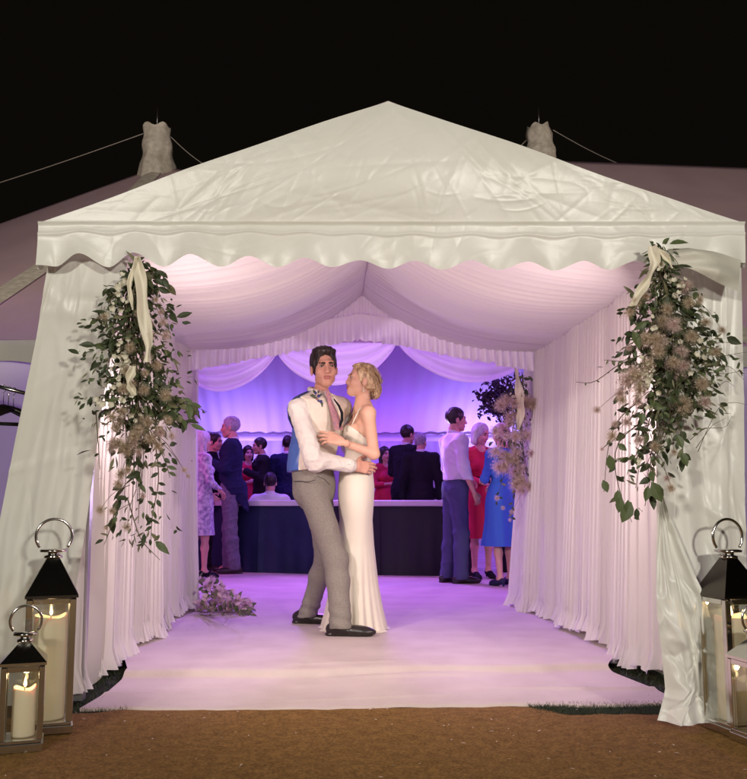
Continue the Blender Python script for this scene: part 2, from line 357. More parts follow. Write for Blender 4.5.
def strip_on_roof(p0, p1, w, name, m):
    t = np.linspace(0, 1, 40); P = np.zeros((40, 3, 3))
    for k, o in enumerate((-w, 0, w)):
        x = lerp(p0[0], p1[0], t)+o+.03*np.sin(t*5); y = lerp(p0[1], p1[1], t); P[:, k] = np.stack([x, y, roof_z(x, y)+.02+(.015 if k == 1 else 0)], 1)
    MB().grid(P).build(name, m, mar)
strip_on_roof((PX1, YR-.2), (PX1-.62, YN), .13, 'seam_webbing', 'webbing')
strip_on_roof((PX2, YR-.2), (PX2+.5, YN), .10, 'seam_webbing', 'webbing')
def rope(a, b, r=.007):
    t = np.linspace(0, 1, 14)[:, None]; p = np.asarray(a)+(np.asarray(b)-np.asarray(a))*t; p[:, 2] -= .03*np.sin(np.pi*t[:, 0]); MB().tube(p, r, seg=5).build('guy_rope', 'rope', mar)
rope(at(148, 132, YR), at(-60, 201, YR+1.2)); rope(at(168, 134, YR), at(206, 166, YR+.4)); rope(at(532, 134, YR), at(505, 158, YR+.3)); rope(at(553, 130, YR), at(626, 167, YR+1))
# swagged curtain heads over the marquee's opening
SW = [at(190, 378, 7.75), at(277, 353, 7.75), at(397, 343, 7.75), at(531, 356, 7.75)]
for k in range(3):
    a, b = SW[k], SW[k+1]; dip = (.22, .34, .30)[k]; n, m_ = 90, 26; P = np.zeros((n, m_, 3)); t = np.linspace(0, 1, n)
    for j in range(m_):
        s = j/(m_-1); d = dip*s
        shape = (1-(2*t-1)**2)
        z = lerp(a[2], b[2], t)+.24*(1-s)*(1-shape*.2)-d*shape**.8+.0*s
        fold = .028*np.sin(s*26+1.5*np.sin(t*3+k)+k)*(.35+.65*shape)
        P[:, j, 0] = lerp(a[0], b[0], t); P[:, j, 1] = 7.75+fold-.05*s*shape; P[:, j, 2] = z+.012*np.cos(s*26)
    MB().grid(P).build('swag', 'lining2', mar)
# ------------------------------------------------------------------ the entrance tent
YT, YB = 3.62, 7.36                     # front gable, back end
ent = thing('entrance_tent', 'white gabled entrance tent with scalloped valance and pleated ivory lining', 'tent', (0, YT, 0))
cl, cr, ap = at(44, 226, YT), at(738, 226, YT), at(388, 106, YT)
XL, XRr, XA, ZEV, ZAP = cl[0], cr[0], ap[0], (cl[2]+cr[2])/2, ap[2]
# gable of creased plastic
nx, nz = 420, 110
xs = np.linspace(XL, XRr, nx); P = np.zeros((nx, nz, 3))
def eave_top(x): return lerp(cl[2], cr[2], (x-XL)/(XRr-XL))
def gable_top(x):
    s = np.where(x < XA, (x-XL)/(XA-XL), (XRr-x)/(XRr-XA))
    return eave_top(x)+(ZAP-eave_top(x))*s-.018*np.sin(np.pi*s)*(1+.3*np.sin(9*x))*.6+.012
top = gable_top(xs); bot = eave_top(xs)-.012
for j in range(nz):
    s = j/(nz-1); P[:, j, 0] = xs; P[:, j, 2] = lerp(bot, top, s); P[:, j, 1] = YT-.02
H = creases(P[..., 0], P[..., 2], 170, 5, (XL, XRr, ZEV, ZAP), [(XA, ZAP+.1), (XA+.2, ZAP-.05), (XL, ZEV), (XRr, ZEV), (XA, ZAP+.3)], h=.0018, w=(.004, .018))
H += creases(P[..., 0], P[..., 2], 90, 6, (XL, XRr, ZEV, ZAP), None, h=.0014, w=(.004, .012), L=(.05, .2))
env = np.clip((P[..., 2]-bot[:, None])/.03, 0, 1)*np.clip((top[:, None]-P[..., 2])/.02, 0, 1)
P[..., 1] -= H*env+.05*np.sin(np.pi*np.clip((P[..., 2]-ZEV)/(ZAP-ZEV), 0, 1))*np.cos((P[..., 0]-XA)*1.0)
MB().grid(P).build('gable', 'pvc', ent)
# roof slopes and outer side walls
for s_, xe, ze in ((-1, XL, cl[2]), (1, XRr, cr[2])):
    n = 40; Pp = np.zeros((n, n, 3))
    for i in range(n):
        a = i/(n-1); x = lerp(XA, xe, a)
        for j in range(n):
            y = lerp(YT-.02, YB, j/(n-1)); Pp[i, j] = (x, y, float(gable_top(np.array(x)))-.03*math.sin(math.pi*j/(n-1))*math.sin(math.pi*a)+.002)
    MB().grid(Pp if s_ > 0 else Pp[::-1]).build('roof', 'pvc', ent)
    Pp = np.zeros((60, 14, 3)); yy = np.linspace(YT+.55, YB, 60)
    for j in range(14): Pp[:, j, 0] = xe*.985+.012*np.sin(yy*9+j*.3); Pp[:, j, 1] = yy; Pp[:, j, 2] = lerp(ze-.02, .0, j/13)
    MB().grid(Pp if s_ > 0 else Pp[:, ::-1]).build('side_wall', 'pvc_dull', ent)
    Pp = np.zeros((160, 10, 3)); yy = np.linspace(YT-.02, YB, 160)
    for j in range(10): Pp[:, j, 0] = xe+s_*(.012+.008*np.sin(yy*27)*j/9); Pp[:, j, 1] = yy; Pp[:, j, 2] = lerp(ze, ze-.15+.035*np.cos(yy*27), j/9)
    MB().grid(Pp if s_ > 0 else Pp[:, ::-1]).build('side_valance', 'pvc', ent)
v = MB()
for x in (XL+.03, XRr-.03):
    for y in (YT+.6, YB-.03): MB().box((x*.985, y, ZEV/2-.02), (.05, .05, ZEV-.04)).build('leg', 'alu', ent, smooth=False)
# scalloped valance with curling bottom edge
nx, nz = 700, 46
xs = np.linspace(XL-.012, XRr+.012, nx); P = np.zeros((nx, nz, 3)); lam = .2275
pxs = np.array([(44, 271), (57, 271), (82, 254), (110, 272), (136, 253), (165, 271), (192, 255), (222, 271), (250, 257), (278, 271), (305, 259), (332, 270), (360, 262), (388, 272), (414, 262), (442, 273), (470, 261), (498, 273), (526, 263), (553, 274), (581, 262), (607, 273), (632, 262), (655, 270), (680, 263), (705, 266), (725, 260), (740, 262)])
pts = np.array([at(a, b, YT) for a, b in pxs])
def cosint(x):
    i = np.clip(np.searchsorted(pts[:, 0], x)-1, 0, len(pts)-2); t = np.clip((x-pts[i, 0])/(pts[i+1, 0]-pts[i, 0]), 0, 1); t = t*t*(3-2*t)
    return lerp(pts[i, 2], pts[i+1, 2], t), lerp(np.cos(np.pi*i), np.cos(np.pi*(i+1)), t)
zb, ph = cosint(xs); zm = np.interp(xs, pts[::4, 0], pts[::4, 2])*.0+zb.mean(); zb = zm+(zb-zm)*.68
for j in range(nz):
    s = j/(nz-1); P[:, j, 0] = xs; P[:, j, 2] = lerp(eave_top(xs)+.006, zb, s)
    P[:, j, 1] = YT-.034-.010*np.exp(-(s/.05)**2)-ph*.012*s**2.5+.006*np.sin(xs*3.1+1)*s-.012*np.exp(-((s-.28-.03*np.sin(xs*2.0))/.035)**2)*.5
H = creases(P[..., 0], P[..., 2], 130, 8, (XL, XRr, ZEV-.17, ZEV), None, h=.0012, w=(.006, .03), L=(.1, .45))
P[..., 1] -= H
MB().grid(P[:, ::-1]).build('valance', 'pvc', ent)
# folded-back corner of the valance at the right
t = np.linspace(0, 1, 40); P = np.zeros((40, 16, 3))
tp = poly([at(668, 249, YT-.08), at(690, 247, YT-.10), at(712, 252, YT-.08), at(741, 260, YT-.05)], t); bt = poly([at(664, 262, YT-.10), at(690, 270, YT-.13), at(716, 281, YT-.14), at(738, 291, YT-.08)], t)
for j in range(16):
    s = j/15; P[:, j] = lerp(tp, bt, s); P[:, j, 1] += -.045*np.sin(np.pi*s)*np.sin(np.pi*t)+.015*np.sin(s*9+t*6)*np.sin(np.pi*t)
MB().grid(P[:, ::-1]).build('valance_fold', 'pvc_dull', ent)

# flap curtains drawn back at the two front corners
def flap(inner, outer, Yt, Yb, amp, seed, mname, name, cuts=(), nv=110, nu=110):
    v_ = np.linspace(0, 1, nv); a = poly(inner, v_); b = poly(outer, v_); P = np.zeros((nu, nv, 3)); u = np.linspace(0, 1, nu)
    A = np.array([at(px, py, lerp(Yt, Yb, k)) for (px, py), k in zip(a, v_)]); B = np.array([at(px, py, lerp(Yt, Yb, k)) for (px, py), k in zip(b, v_)])
    r = np.random.default_rng(seed); f = [(r.uniform(2, 9), r.uniform(0, 6), r.uniform(-2, 2), r.uniform(.4, 1)) for _ in range(6)]
    for j in range(nv):
        P[:, j] = A[j]+(B[j]-A[j])*u[:, None]
        d = sum(q[3]*np.sin(q[0]*u*3+q[1]+q[2]*v_[j]*3) for q in f)/3
        P[:, j, 1] += amp*(.25+.75*v_[j])*d
    UU, VV = np.meshgrid(u, v_*1.9, indexing='ij')
    P[..., 1] -= creases(UU*.5, VV, 60, seed+1, (0, .5, 0, 1.9), [(.3, -.2), (.0, 2.0), (.5, 2)], h=.006, w=(.008, .035), L=(.15, .7))
    for c in cuts: P[..., 1] -= .006*np.exp(-((VV/1.9-c)/.006)**2)
    P[..., 2] = np.maximum(P[..., 2], .002)
    return MB().grid(P).build(name, mname, ent)
flap([(128, 258), (116, 330), (103, 400), (84, 540), (66, 640), (66, 705)], [(50, 250), (36, 340), (16, 440), (-2, 530), (-14, 640), (-24, 706)], YT+.03, 4.02, .020, 41, 'pvc', 'flap_curtain', cuts=(.47,))
flap([(656, 246), (655, 330), (656, 430), (657, 520), (664, 600), (690, 718)], [(741, 246), (744, 400), (746, 520), (748, 620), (752, 724)], YT+.04, 3.66, .018, 43, 'pvc', 'flap_curtain', cuts=(.52,))
# gathered edge of the right flap, twisted down to the ground
nv, nu = 120, 70; v_ = np.linspace(0, 1, nv); u = np.linspace(0, 1, nu); P = np.zeros((nu, nv, 3))
a = poly([(655, 492), (655, 560), (657, 600), (664, 650), (666, 690), (659, 722)], v_); b = poly([(663, 494), (682, 545), (702, 600), (718, 650), (726, 690), (722, 724)], v_)
for j in range(nv):
    Yj = lerp(3.60, 3.56, v_[j]); A = at(*a[j], Yj); B = at(*b[j], Yj); P[:, j] = A+(B-A)*u[:, None]
    P[:, j, 1] += .022*np.sin(u*10+1.2*np.sin(v_[j]*3)+v_[j])*(.2+.8*v_[j])+.005*np.sin(u*19-v_[j]*5)-.06*math.exp(-((v_[j]-1)/.06)**2)*u*(1-u)*2
    P[:, j, 0] += .006*np.sin(v_[j]*9+u*4)
UU, VV = np.meshgrid(u*.35, v_, indexing='ij'); P[..., 1] -= creases(UU, VV, 60, 77, (0, .35, 0, 1), [(.05, -.1), (.1, 1.1), (.2, .6)], h=.016, w=(.008, .03), L=(.08, .3))
P[..., 2] = np.maximum(P[..., 2], .003)
MB().grid(P).build('flap_gather', 'pvc', ent)

# pleated lining of the tunnel walls
def wall_lining(side, seed):
    n, m_ = 760, 40; yy = np.linspace(YT+.40 if side < 0 else YT+.42, YB-.03, n); r = np.random.default_rng(seed)
    ph = np.cumsum(np.clip(1.0+smooth1(n, .55, 18, seed+9), .25, 2.2))*2*math.pi/(n/58); ph += smooth1(n, 1.2, 26, seed)
    big = smooth1(n, .045, 44, seed+2); hem = smooth1(n, .005, 6, seed+3)+smooth1(n, .028, 50, seed+4)+smooth1(n, .012, 16, seed+5)
    P = np.zeros((n, m_, 3))
    for j in range(m_):
        s = j/(m_-1)
        if side < 0: x = np.interp(yy, [YT, 4.43, 5.6, YB], [lerp(-1.40, -1.50, s), lerp(-1.38, -1.44, s), lerp(-1.36, -1.40, s), lerp(-1.35, -1.29, s)])
        else: x = np.interp(yy, [YT, 4.6, 5.6, YB], [lerp(1.44, 1.47, s), lerp(1.42, 1.40, s), lerp(1.40, 1.30, s), lerp(1.37, 1.22, s)])
        amp = .006+.009*s
        fl = max(0, (s-.955)/.045)
        P[:, j, 0] = x-side*(amp*np.sin(ph+.5*np.sin(s*5+yy))+big*(.25+.75*s)+fl*.014*np.sin(ph*1.7)+(.03*fl))
        P[:, j, 1] = yy+.010*np.cos(ph)*s; P[:, j, 2] = lerp(2.06, .055+0*yy+hem, s)
    MB().grid(P if side > 0 else P[::-1]).build('wall_lining', 'lining', ent)
wall_lining(-1, 61); wall_lining(1, 62)
# draped ceiling: each side hangs in a bow from ridge to eave, lines of gathers running down the slope
def ceil_z(x, y):
    hw = np.where(x < 0, 1.38, 1.42); s = np.abs(x)/hw
    base = 2.50-.46*s
    front = np.exp(-((y-YT-.1)/1.6)**2)
    return base-(.16+.02*front)*np.sin(np.pi*np.clip(s, 0, 1)**.85)
for side in (-1, 1):
    n, m_ = 420, 60; yy = np.linspace(YT+.10, YB-.05, n); P = np.zeros((n, m_, 3)); ph = np.arange(n)*2*math.pi/9.5+smooth1(n, 1.6, 14, 71+side)
    for j in range(m_):
        s = j/(m_-1); x = side*s*(1.38 if side < 0 else 1.42)+np.zeros(n); z = ceil_z(x, yy)
        g = .0036*np.sin(ph+.8*np.sin(s*4))*(.4+.6*abs(math.cos(math.pi*s)))+smooth1(n, .012, 22, 80+side)*math.sin(math.pi*s)
        sagY = .045*np.sin(math.pi*s)*np.cos((yy-YT)*2*math.pi/1.85)
        P[:, j] = np.stack([x, yy, z+g-sagY*.6], 1)
    MB().grid(P if side < 0 else P[::-1]).build('ceiling_lining', 'lining', ent)
# gathered gable pelmet with a frill at the back end of the tunnel
YP = 7.0
hl = np.array([at(a, b, YP) for a, b in ((166, 354), (186, 349), (250, 337), (320, 324), (361, 317), (400, 323), (470, 337), (530, 348), (556, 351))])
n = 620; xx = np.linspace(hl[0, 0], hl[-1, 0], n); hz = np.interp(xx, hl[:, 0], hl[:, 2]); ph = np.cumsum(.7+.6*rng.random(n))*2*math.pi/9
P = np.zeros((n, 10, 3)); zt = 2.56-.36*np.abs(xx)/1.38
for j in range(10):
    s = j/9; P[:, j] = np.stack([xx, YP+.012*np.sin(ph)*(.3+s*.7)+.02, lerp(np.maximum(zt, hz+.02), hz, s)], 1)
MB().grid(P[:, ::-1]).build('gable_pelmet', 'lining', ent)
P = np.zeros((n, 12, 3)); ph2 = np.cumsum(.6+.8*rng.random(n))*2*math.pi/13
for j in range(12):
    s = j/11; P[:, j] = np.stack([xx+.004*np.cos(ph2)*s, YP-.015-.006*(j < 3)+(.004+.024*s)*np.sin(ph2)-.03*s, hz+.022-.215*s+(smooth1(n, .006, 4, 91) if j == 11 else 0)], 1)
MB().grid(P[:, ::-1]).build('pelmet_frill', 'lining', ent)
# soft curtain drops at the two back corners of the tunnel
for side, seed, col in ((-1, 5, 0), (1, 6, 0)):
    n, m_ = 120, 30; P = np.zeros((n, m_, 3)); u = np.linspace(0, 1, n); ph = u*42+smooth1(n, 1, 12, seed)
    for j in range(m_):
        s = j/(m_-1)
        xi = (lerp(-1.31, -1.27, s) if side < 0 else lerp(1.36, 1.26, s)); xo = side*1.46
        P[:, j, 0] = lerp(xo, xi, u); P[:, j, 1] = YB-.12+.022*np.sin(ph)*(.4+.6*s)-.03*u; P[:, j, 2] = lerp(2.1, .05, s)+.012*np.sin(ph*.5)*(j == m_-1)
    MB().grid(P if side < 0 else P[::-1]).build('corner_curtain', 'lining', ent)

# ------------------------------------------------------------------ bodies and clothes: one blended surface per part
def frame(fwd, up=(0, 0, 1)):
    """columns: side (the body's left), forward, up"""
    u = nrm(up); f = np.asarray(fwd, float); f = nrm(f-u*(f@u)); return np.stack([np.cross(u, f), f, u], 1)
class Field:
    def __init__(s, lo, hi, h):
        s.h = h; s.o = np.asarray(lo, float); s.n = np.ceil((np.asarray(hi)-s.o)/h).astype(int)+1
        s.d = np.full(s.n, .5, np.float32); s.m = np.zeros(s.n, np.int8)
    def _sl(s, lo, hi):
        a = np.clip(np.floor((lo-s.o)/s.h).astype(int), 0, s.n); b = np.clip(np.ceil((hi-s.o)/s.h).astype(int)+1, 0, s.n)
        sl = tuple(slice(i, j) for i, j in zip(a, b))
        g = [s.o[k]+s.h*np.arange(a[k], b[k]) for k in range(3)]
        return sl, np.stack(np.meshgrid(*g, indexing='ij'), -1).astype(np.float32)
    def _put(s, sl, d, k, m):
        old = s.d[sl]
        if old.size == 0: return
        s.m[sl] = np.where(d < old, m, s.m[sl])
        h = np.maximum(k-np.abs(d-old), 0)/k if k > 0 else 0
        s.d[sl] = np.minimum(d, old)-(h*h*k*.25 if k > 0 else 0)
    def cone(s, a, b, ra, rb=None, k=.03, m=0):
        a = np.asarray(a, float); b = np.asarray(b, float); rb = ra if rb is None else rb; mg = max(ra, rb)+k+3*s.h
        sl, p = s._sl(np.minimum(a, b)-mg, np.maximum(a, b)+mg)
        ab = b-a; t = np.clip(((p-a)@ab)/max(ab@ab, 1e-9), 0, 1)
        d = np.linalg.norm(p-(a+t[..., None]*ab), axis=-1)-(ra+(rb-ra)*t)
        s._put(sl, d, k, m); return s
    def chain(s, pts, rs, k=.03, m=0):
        for i in range(len(pts)-1): s.cone(pts[i], pts[i+1], rs[i], rs[i+1], k, m)
        return s
    def _ell(s, p, c, r, Rm):
        q = (p-np.asarray(c, float))@(Rm if Rm is not None else np.eye(3)); r = np.asarray(r, float)
        k0 = np.linalg.norm(q/r, axis=-1); k1 = np.linalg.norm(q/(r*r), axis=-1)
        return k0*(k0-1)/np.maximum(k1, 1e-6)
    def ell(s, c, r, Rm=None, k=.03, m=0):
        mg = max(r)+k+3*s.h; sl, p = s._sl(np.asarray(c)-mg, np.asarray(c)+mg); s._put(sl, s._ell(p, c, r, Rm), k, m); return s
    def cut_ell(s, c, r, Rm=None, k=.01):
        mg = max(r)+k+3*s.h; sl, p = s._sl(np.asarray(c)-mg, np.asarray(c)+mg); d = -s._ell(p, c, r, Rm); old = s.d[sl]
        if old.size:
            h = np.maximum(k-np.abs(d-old), 0)/k; s.d[sl] = np.maximum(d, old)+h*h*k*.25
        return s
    def cut_plane(s, c, n):
        """removes what lies on the side n points to"""
        g = [s.o[k]+s.h*np.arange(s.n[k]) for k in range(3)]; n = nrm(n); c = np.asarray(c, float)
        d = ((g[0]-c[0])*n[0])[:, None, None]+((g[1]-c[1])*n[1])[None, :, None]+((g[2]-c[2])*n[2])[None, None, :]
        s.d = np.maximum(s.d, d.astype(np.float32)); return s
    def warp(s, fn):
        """adds fn(points) near the surface: folds, locks"""
        i = np.where(np.abs(s.d) < .05); p = s.o+s.h*np.stack(i, -1); s.d[i] += fn(p).astype(np.float32); return s
    def mesh(s):
        d = s.d; ins = d < 0; c = np.zeros(tuple(s.n-1), np.int8)
        for a in (0, 1):
            for b in (0, 1):
                for e in (0, 1): c += ins[a:s.n[0]-1+a, b:s.n[1]-1+b, e:s.n[2]-1+e]
        I = np.argwhere((c > 0) & (c < 8)); idx = np.full(tuple(s.n-1), -1, np.int64); idx[tuple(I.T)] = np.arange(len(I))
        acc = np.zeros((len(I), 3)); cnt = np.zeros(len(I)); crn = [(a, b, e) for a in (0, 1) for b in (0, 1) for e in (0, 1)]
        D = {q: d[I[:, 0]+q[0], I[:, 1]+q[1], I[:, 2]+q[2]] for q in crn}
        for q in crn:
            for ax in range(3):
                if q[ax]: continue
                q2 = list(q); q2[ax] = 1; q2 = tuple(q2); d0, d1 = D[q], D[q2]; x = (d0 < 0) != (d1 < 0)
                t = np.where(x, d0/np.where(x, d0-d1, 1), 0); pt = np.tile(np.array(q, float), (len(I), 1)); pt[:, ax] += t
                acc[x] += pt[x]; cnt[x] += 1
        vv = s.o+s.h*(I+acc/np.maximum(cnt, 1)[:, None]); F_ = []
        mm = s.m[I[:, 0], I[:, 1], I[:, 2]]
        for ax in range(3):
            b, e = (ax+1) % 3, (ax+2) % 3
            A = ins; sl0 = [slice(1, -1)]*3; sl0[ax] = slice(0, -1); sl1 = [slice(1, -1)]*3; sl1[ax] = slice(1, None)
            x = A[tuple(sl0)] != A[tuple(sl1)]; J = np.argwhere(x); off = np.ones(3, int); off[ax] = 0; J = J+off
            if not len(J): continue
            def cell(db, de):
                K = J.copy(); K[:, b] -= db; K[:, e] -= de; return idx[tuple(K.T)]
            q = np.stack([cell(1, 1), cell(0, 1), cell(0, 0), cell(1, 0)], 1); fl = ~A[tuple(J.T)]
            q[fl] = q[fl][:, ::-1]; F_.append(q)
        q = np.concatenate(F_); q = q[(q >= 0).all(1)]
        return vv, q, mm[q[:, 0]]
def build_fields(name, fields, mats, parent, matfn=None):
    v = []; f = []; m = []; n = 0
    for fl in fields:
        a, b, c = fl.mesh(); v.append(a); f.append(b+n); m.append(c); n += len(a)
    v = np.concatenate(v); f = np.concatenate(f); m = np.concatenate(m)
    if matfn is not None: m = matfn(v[f].mean(1), m)
    return mk(name, v, f, mats, parent, m)

def add_head(fl, c, Rm, k=1., fem=False, simple=False):
    nf = -.007 if fem else 0
    """c: between the eyes' level at the middle of the skull. materials 0 skin, 1 lip, 2 eye, 3 brow, 4 eye white"""
    c = np.asarray(c, float)
    def P(s, f, u): return c+Rm@np.array([s, f, u])*k
    def E(s, f, u, r, kk=.02, m=0): fl.ell(P(s, f, u), np.array(r)*k, Rm, kk*k, m)
    E(0, -.012, .035, (.074, .094, .088))
    E(0, .032, -.035, (.0535 if not fem else .056, .058, .078), .025)
    E(0, .058, -.100, (.028 if not fem else .018, .022, .018), .035)
    for s in (-1, 1):
        E(s*(.043 if not fem else .040), .010, -.070, (.015, .026, .020), .035)
        E(s*.040, .062, -.030, (.020, .020, .020), .03)
        E(s*.077, -.008, -.012, (.010, .019, .031), .010)
    if not simple:
        fl.cone(P(-.034, .080, .024), P(.034, .080, .024), .013*k if not fem else .010*k, None, .018*k)
        for s in (-1, 1): fl.cut_ell(P(s*.032, .101, .004), np.array((.019, .016, .012))*k, Rm, .014*k)
    fl.cone(P(0, .087, .010), P(0, .107+nf, -.032), .008*k, (.0115 if not fem else .0095)*k, .014*k)
    if not simple:
        for s in (-1, 1): E(s*.011, .098+nf*.7, -.036, (.009, .011, .008), .008)
        fl.cone(P(-.018, .087, -.0655), P(.018, .087, -.0655), .0042*k, None, .004*k, 1); fl.cone(P(-.006, .0905, -.0645), P(.006, .0905, -.0645), .005*k, None, .004*k, 1)
        fl.cone(P(-.012, .087, -.0725), P(.012, .087, -.0725), .0052*k, None, .005*k, 1)
        for s in (-1, 1):
            E(s*.032, .080, .002, (.0115, .0105, .0056), .004, 4)
            E(s*.0325, .0860, .002, (.0060, .0055, .0060), .001, 2)
            fl.cone(P(s*.020, .0900, .0060), P(s*.044, .0825, .0070), .0024*k, .0020*k, .003*k, 2)       # lash line
            fl.cone(P(s*.015, .0945, .0180 if not fem else .0235), P(s*.047, .0855, .0225 if not fem else .0245), .0042*k if not fem else .0032*k, .0030*k if not fem else .0025*k, .004*k, 3)
def add_hand(fl, wrist, d, n, s, k=1., curl=(.5, .6, .4), spread=.06, thumb=(.5, .75, -.35), m=0):
    """d: towards the fingers, n: back of the hand, s: thumb side"""
    d = nrm(d); n = np.asarray(n, float); n = nrm(n-d*(n@d)); sgn = np.sign(np.cross(d, n)@np.asarray(s)) or 1; s = np.cross(d, n)*sgn; w = np.asarray(wrist, float)
    cur = curl if hasattr(curl[0], '__len__') else (curl,)*4
    offs = (.030, .010, -.010, -.028); kn = (.088, .092, .087, .078); segs = ((.042, .026, .021), (.046, .030, .022), (.042, .028, .021), (.033, .021, .018))
    for i in range(4):
        p = w+s*offs[i]*k*.62+d*.012*k; q = w+(s*offs[i]+d*kn[i])*k
        fl.cone(p, q, .0135*k, .0115*k, .016*k, m)
        a = 0.; p = q; r = (.0092, .0094, .0090, .0078)[i]*k; sp = offs[i]/.03*spread
        for L_, c_ in zip(segs[i], cur[i]):
            a += c_; dd = nrm(d*math.cos(a)-n*math.sin(a)+s*sp); q = p+dd*L_*k; fl.cone(p, q, r, r*.9, .004*k, m); p = q; r *= .9
    p = w+(d*.022+s*.020)*k; td = nrm(d*thumb[0]+s*thumb[1]+n*thumb[2]); q = p+td*.042*k; fl.cone(p, q, .0145*k, .0125*k, .014*k, m)
    td2 = nrm(td+d*.45-s*.15); p, q = q, q+td2*.030*k; fl.cone(p, q, .0115*k, .010*k, .006*k, m)
    td3 = nrm(td2+d*.35-s*.15); fl.cone(q, q+td3*.024*k, .010*k, .0085*k, .005*k, m)
    fl.cone(w-d*.03*k, w+d*.015*k, .024*k, .022*k, .02*k, m)
def torso(fl, J, Cf, Pf, g=0., fem=False, k=1., m=0):
    """chest, waist and hips from joints J; Cf, Pf: chest and hip frames"""
    if not fem:
        fl.ell(J['chest'], np.array((.168, .112, .19))*k+g, Cf, .05, m); fl.ell(J['chest']+Cf@V(0, .02, .06)*k, np.array((.15, .10, .10))*k+g, Cf, .05, m)
        fl.ell(J['waist'], np.array((.150, .108, .17))*k+g, Pf*.5+Cf*.5, .06, m)
        fl.ell(J['pelvis'], np.array((.160, .118, .125))*k+g, Pf, .06, m)
    else:
        fl.ell(J['chest'], np.array((.142, .095, .17))*k+g, Cf, .05, m)
        for s in (-1, 1): fl.ell(J['chest']+Cf@V(s*.065, .085, -.015)*k, np.array((.058, .052, .060))*k+g, Cf, .04, m)
        fl.ell(J['waist'], np.array((.118, .088, .15))*k+g, Pf*.5+Cf*.5, .06, m)
        fl.ell(J['pelvis'], np.array((.160, .118, .13))*k+g, Pf, .07, m)
    for s in ('L', 'R'):
        fl.cone(J['neck']-Cf[:, 2]*.02, J['sh'+s], .052*k+g*.6, .056*k+g, .06, m)
def arm(fl, J, s, g=0., k=1., fem=False, upto=1., m=0, r=None):
    r = r or ((.056, .043, .040, .027) if not fem else (.044, .035, .033, .022))
    a, e, w = J['sh'+s], J['el'+s], J['wr'+s]
    fl.cone(a, e, r[0]*k+g, r[1]*k+g, .03, m); fl.cone(e, lerp(e, w, upto), r[2]*k+g, lerp(r[2], r[3], upto)*k+g, .025, m)
def leg_(fl, J, s, g=0., k=1., fem=False, m=0, frm=0, r=None):
    r = r or ((.088, .058, .056, .038) if not fem else (.082, .052, .050, .032))
    h, kn, an = J['hip'+s], J['knee'+s], J['ank'+s]
    if not frm: fl.cone(h, kn, r[0]*k+g, r[1]*k+g, .04, m)
    c = lerp(kn, an, .32); fl.cone(kn, c, r[1]*k*.98+g, r[2]*k+g, .03, m); fl.cone(c, an, r[2]*k+g, r[3]*k+g, .03, m)
def shoe(fl, ankle, d, L_=.28, zg=0., k=1., heel=0., m=0):
    """flat leather shoe below an ankle, pointing along d"""
    d = nrm(V(d[0], d[1], 0)); s = V(-d[1], d[0], 0); a = V(ankle[0], ankle[1], zg)
    hb = a-d*.055*k; Rf = np.stack([s, d, V(0, 0, 1)], 1)
    fl.ell(hb+V(0, 0, .042)+d*.02, (.036*k, .062*k, .046), Rf, .02, m)
    fl.ell(a+d*.085*k*L_/.28+V(0, 0, .032), (.043*k, .095*k, .036), Rf, .03, m)
    fl.ell(a+d*(L_-.115)*k+V(0, 0, .026), (.038*k, .062*k, .026), Rf, .03, m)
    fl.cone(a+V(0, 0, .05), a+V(0, 0, .10), .042*k, .040*k, .03, m)
    for t, r in ((-.07, .030), (-.03, .031), (.02, .032), (.07, .036), (.12, .038), (.165, .028)):
        fl.ell(a+d*t*k*L_/.28+V(0, 0, .010), (r*k+.004, .034*k, .011), Rf, .008, m)
    fl.cut_plane(V(0, 0, zg+.001), (0, 0, -1))
def bounds(J, mg=.16):
    p = np.array([v for v in J.values()]); return p.min(0)-mg, p.max(0)+mg
def crumple(p, f, seed=0):
    return (1-np.minimum(1, np.abs(wav(p, f, seed))*2.2))**2-.25
def wav(p, f, seed=0):
    r = np.random.default_rng(seed); o = 0
    for _ in range(5): d = nrm(r.normal(size=3))*f*r.uniform(.6, 1.5); o = o+np.sin(p@d+r.uniform(0, 6))
    return o/5

# ------------------------------------------------------------------ the couple
def hair_short(fl, c, Rm, k, vol=.010, quiff=True):
    P = lambda s, f, u: c+Rm@np.array([s, f, u])*k
    fl.ell(P(0, -.016, .040), np.array((.078+vol*.6, .096+vol, .090+vol))*k, Rm, .01)
    if quiff: fl.ell(P(.010, .052, .100), np.array((.056, .038, .016))*k, Rm, .03); fl.ell(P(-.01, .02, .112), np.array((.05, .06, .014))*k, Rm, .04)
    fl.cut_ell(P(0, .105, -.030), np.array((.074, .078, .112))*k, Rm, .012)
    fl.cut_ell(P(0, .06, -.10), np.array((.11, .085, .075))*k, Rm, .01)
    for s in (-1, 1): fl.cut_ell(P(s*.086, .004, -.028), np.array((.022, .024, .038))*k, Rm, .008)
    fl.cut_plane(P(0, 0, -.062), -Rm[:, 2]+Rm[:, 1]*.3)
    fl.warp(lambda p: .0016*np.sin(((p-c)@Rm[:, 0])*230/k+3*np.sin(((p-c)@Rm[:, 1])*30))+.0025*wav(p, 120, 3))
GK = 1.05
G = {k: at(*v) for k, v in dict(pelvis=(312, 486, 6.03), waist=(312, 455, 6.02), chest=(318, 424, 6.02), neck=(319, 399, 6.03), shR=(298.5, 409, 5.87), shL=(341, 408, 6.18),
     elR=(313, 459, 5.76), wrR=(354, 466, 5.86), elL=(350, 446, 6.33), wrL=(358, 458, 6.32), hipR=(313, 494, 5.93), hipL=(318, 494, 6.12), kneeR=(336, 560, 5.84), ankR=(341, 627, 5.76),
     kneeL=(326, 556, 6.2), ankL=(306, 619, 6.33), head=(324, 368.5, 6.02), top=(324, 345, 6.02)).items()}
Cg, Pg = frame((.71, -.69, 0)), frame((.86, -.5, 0)); Hg = frame((.20, -.97, -.02), (-.06, 0, 1))
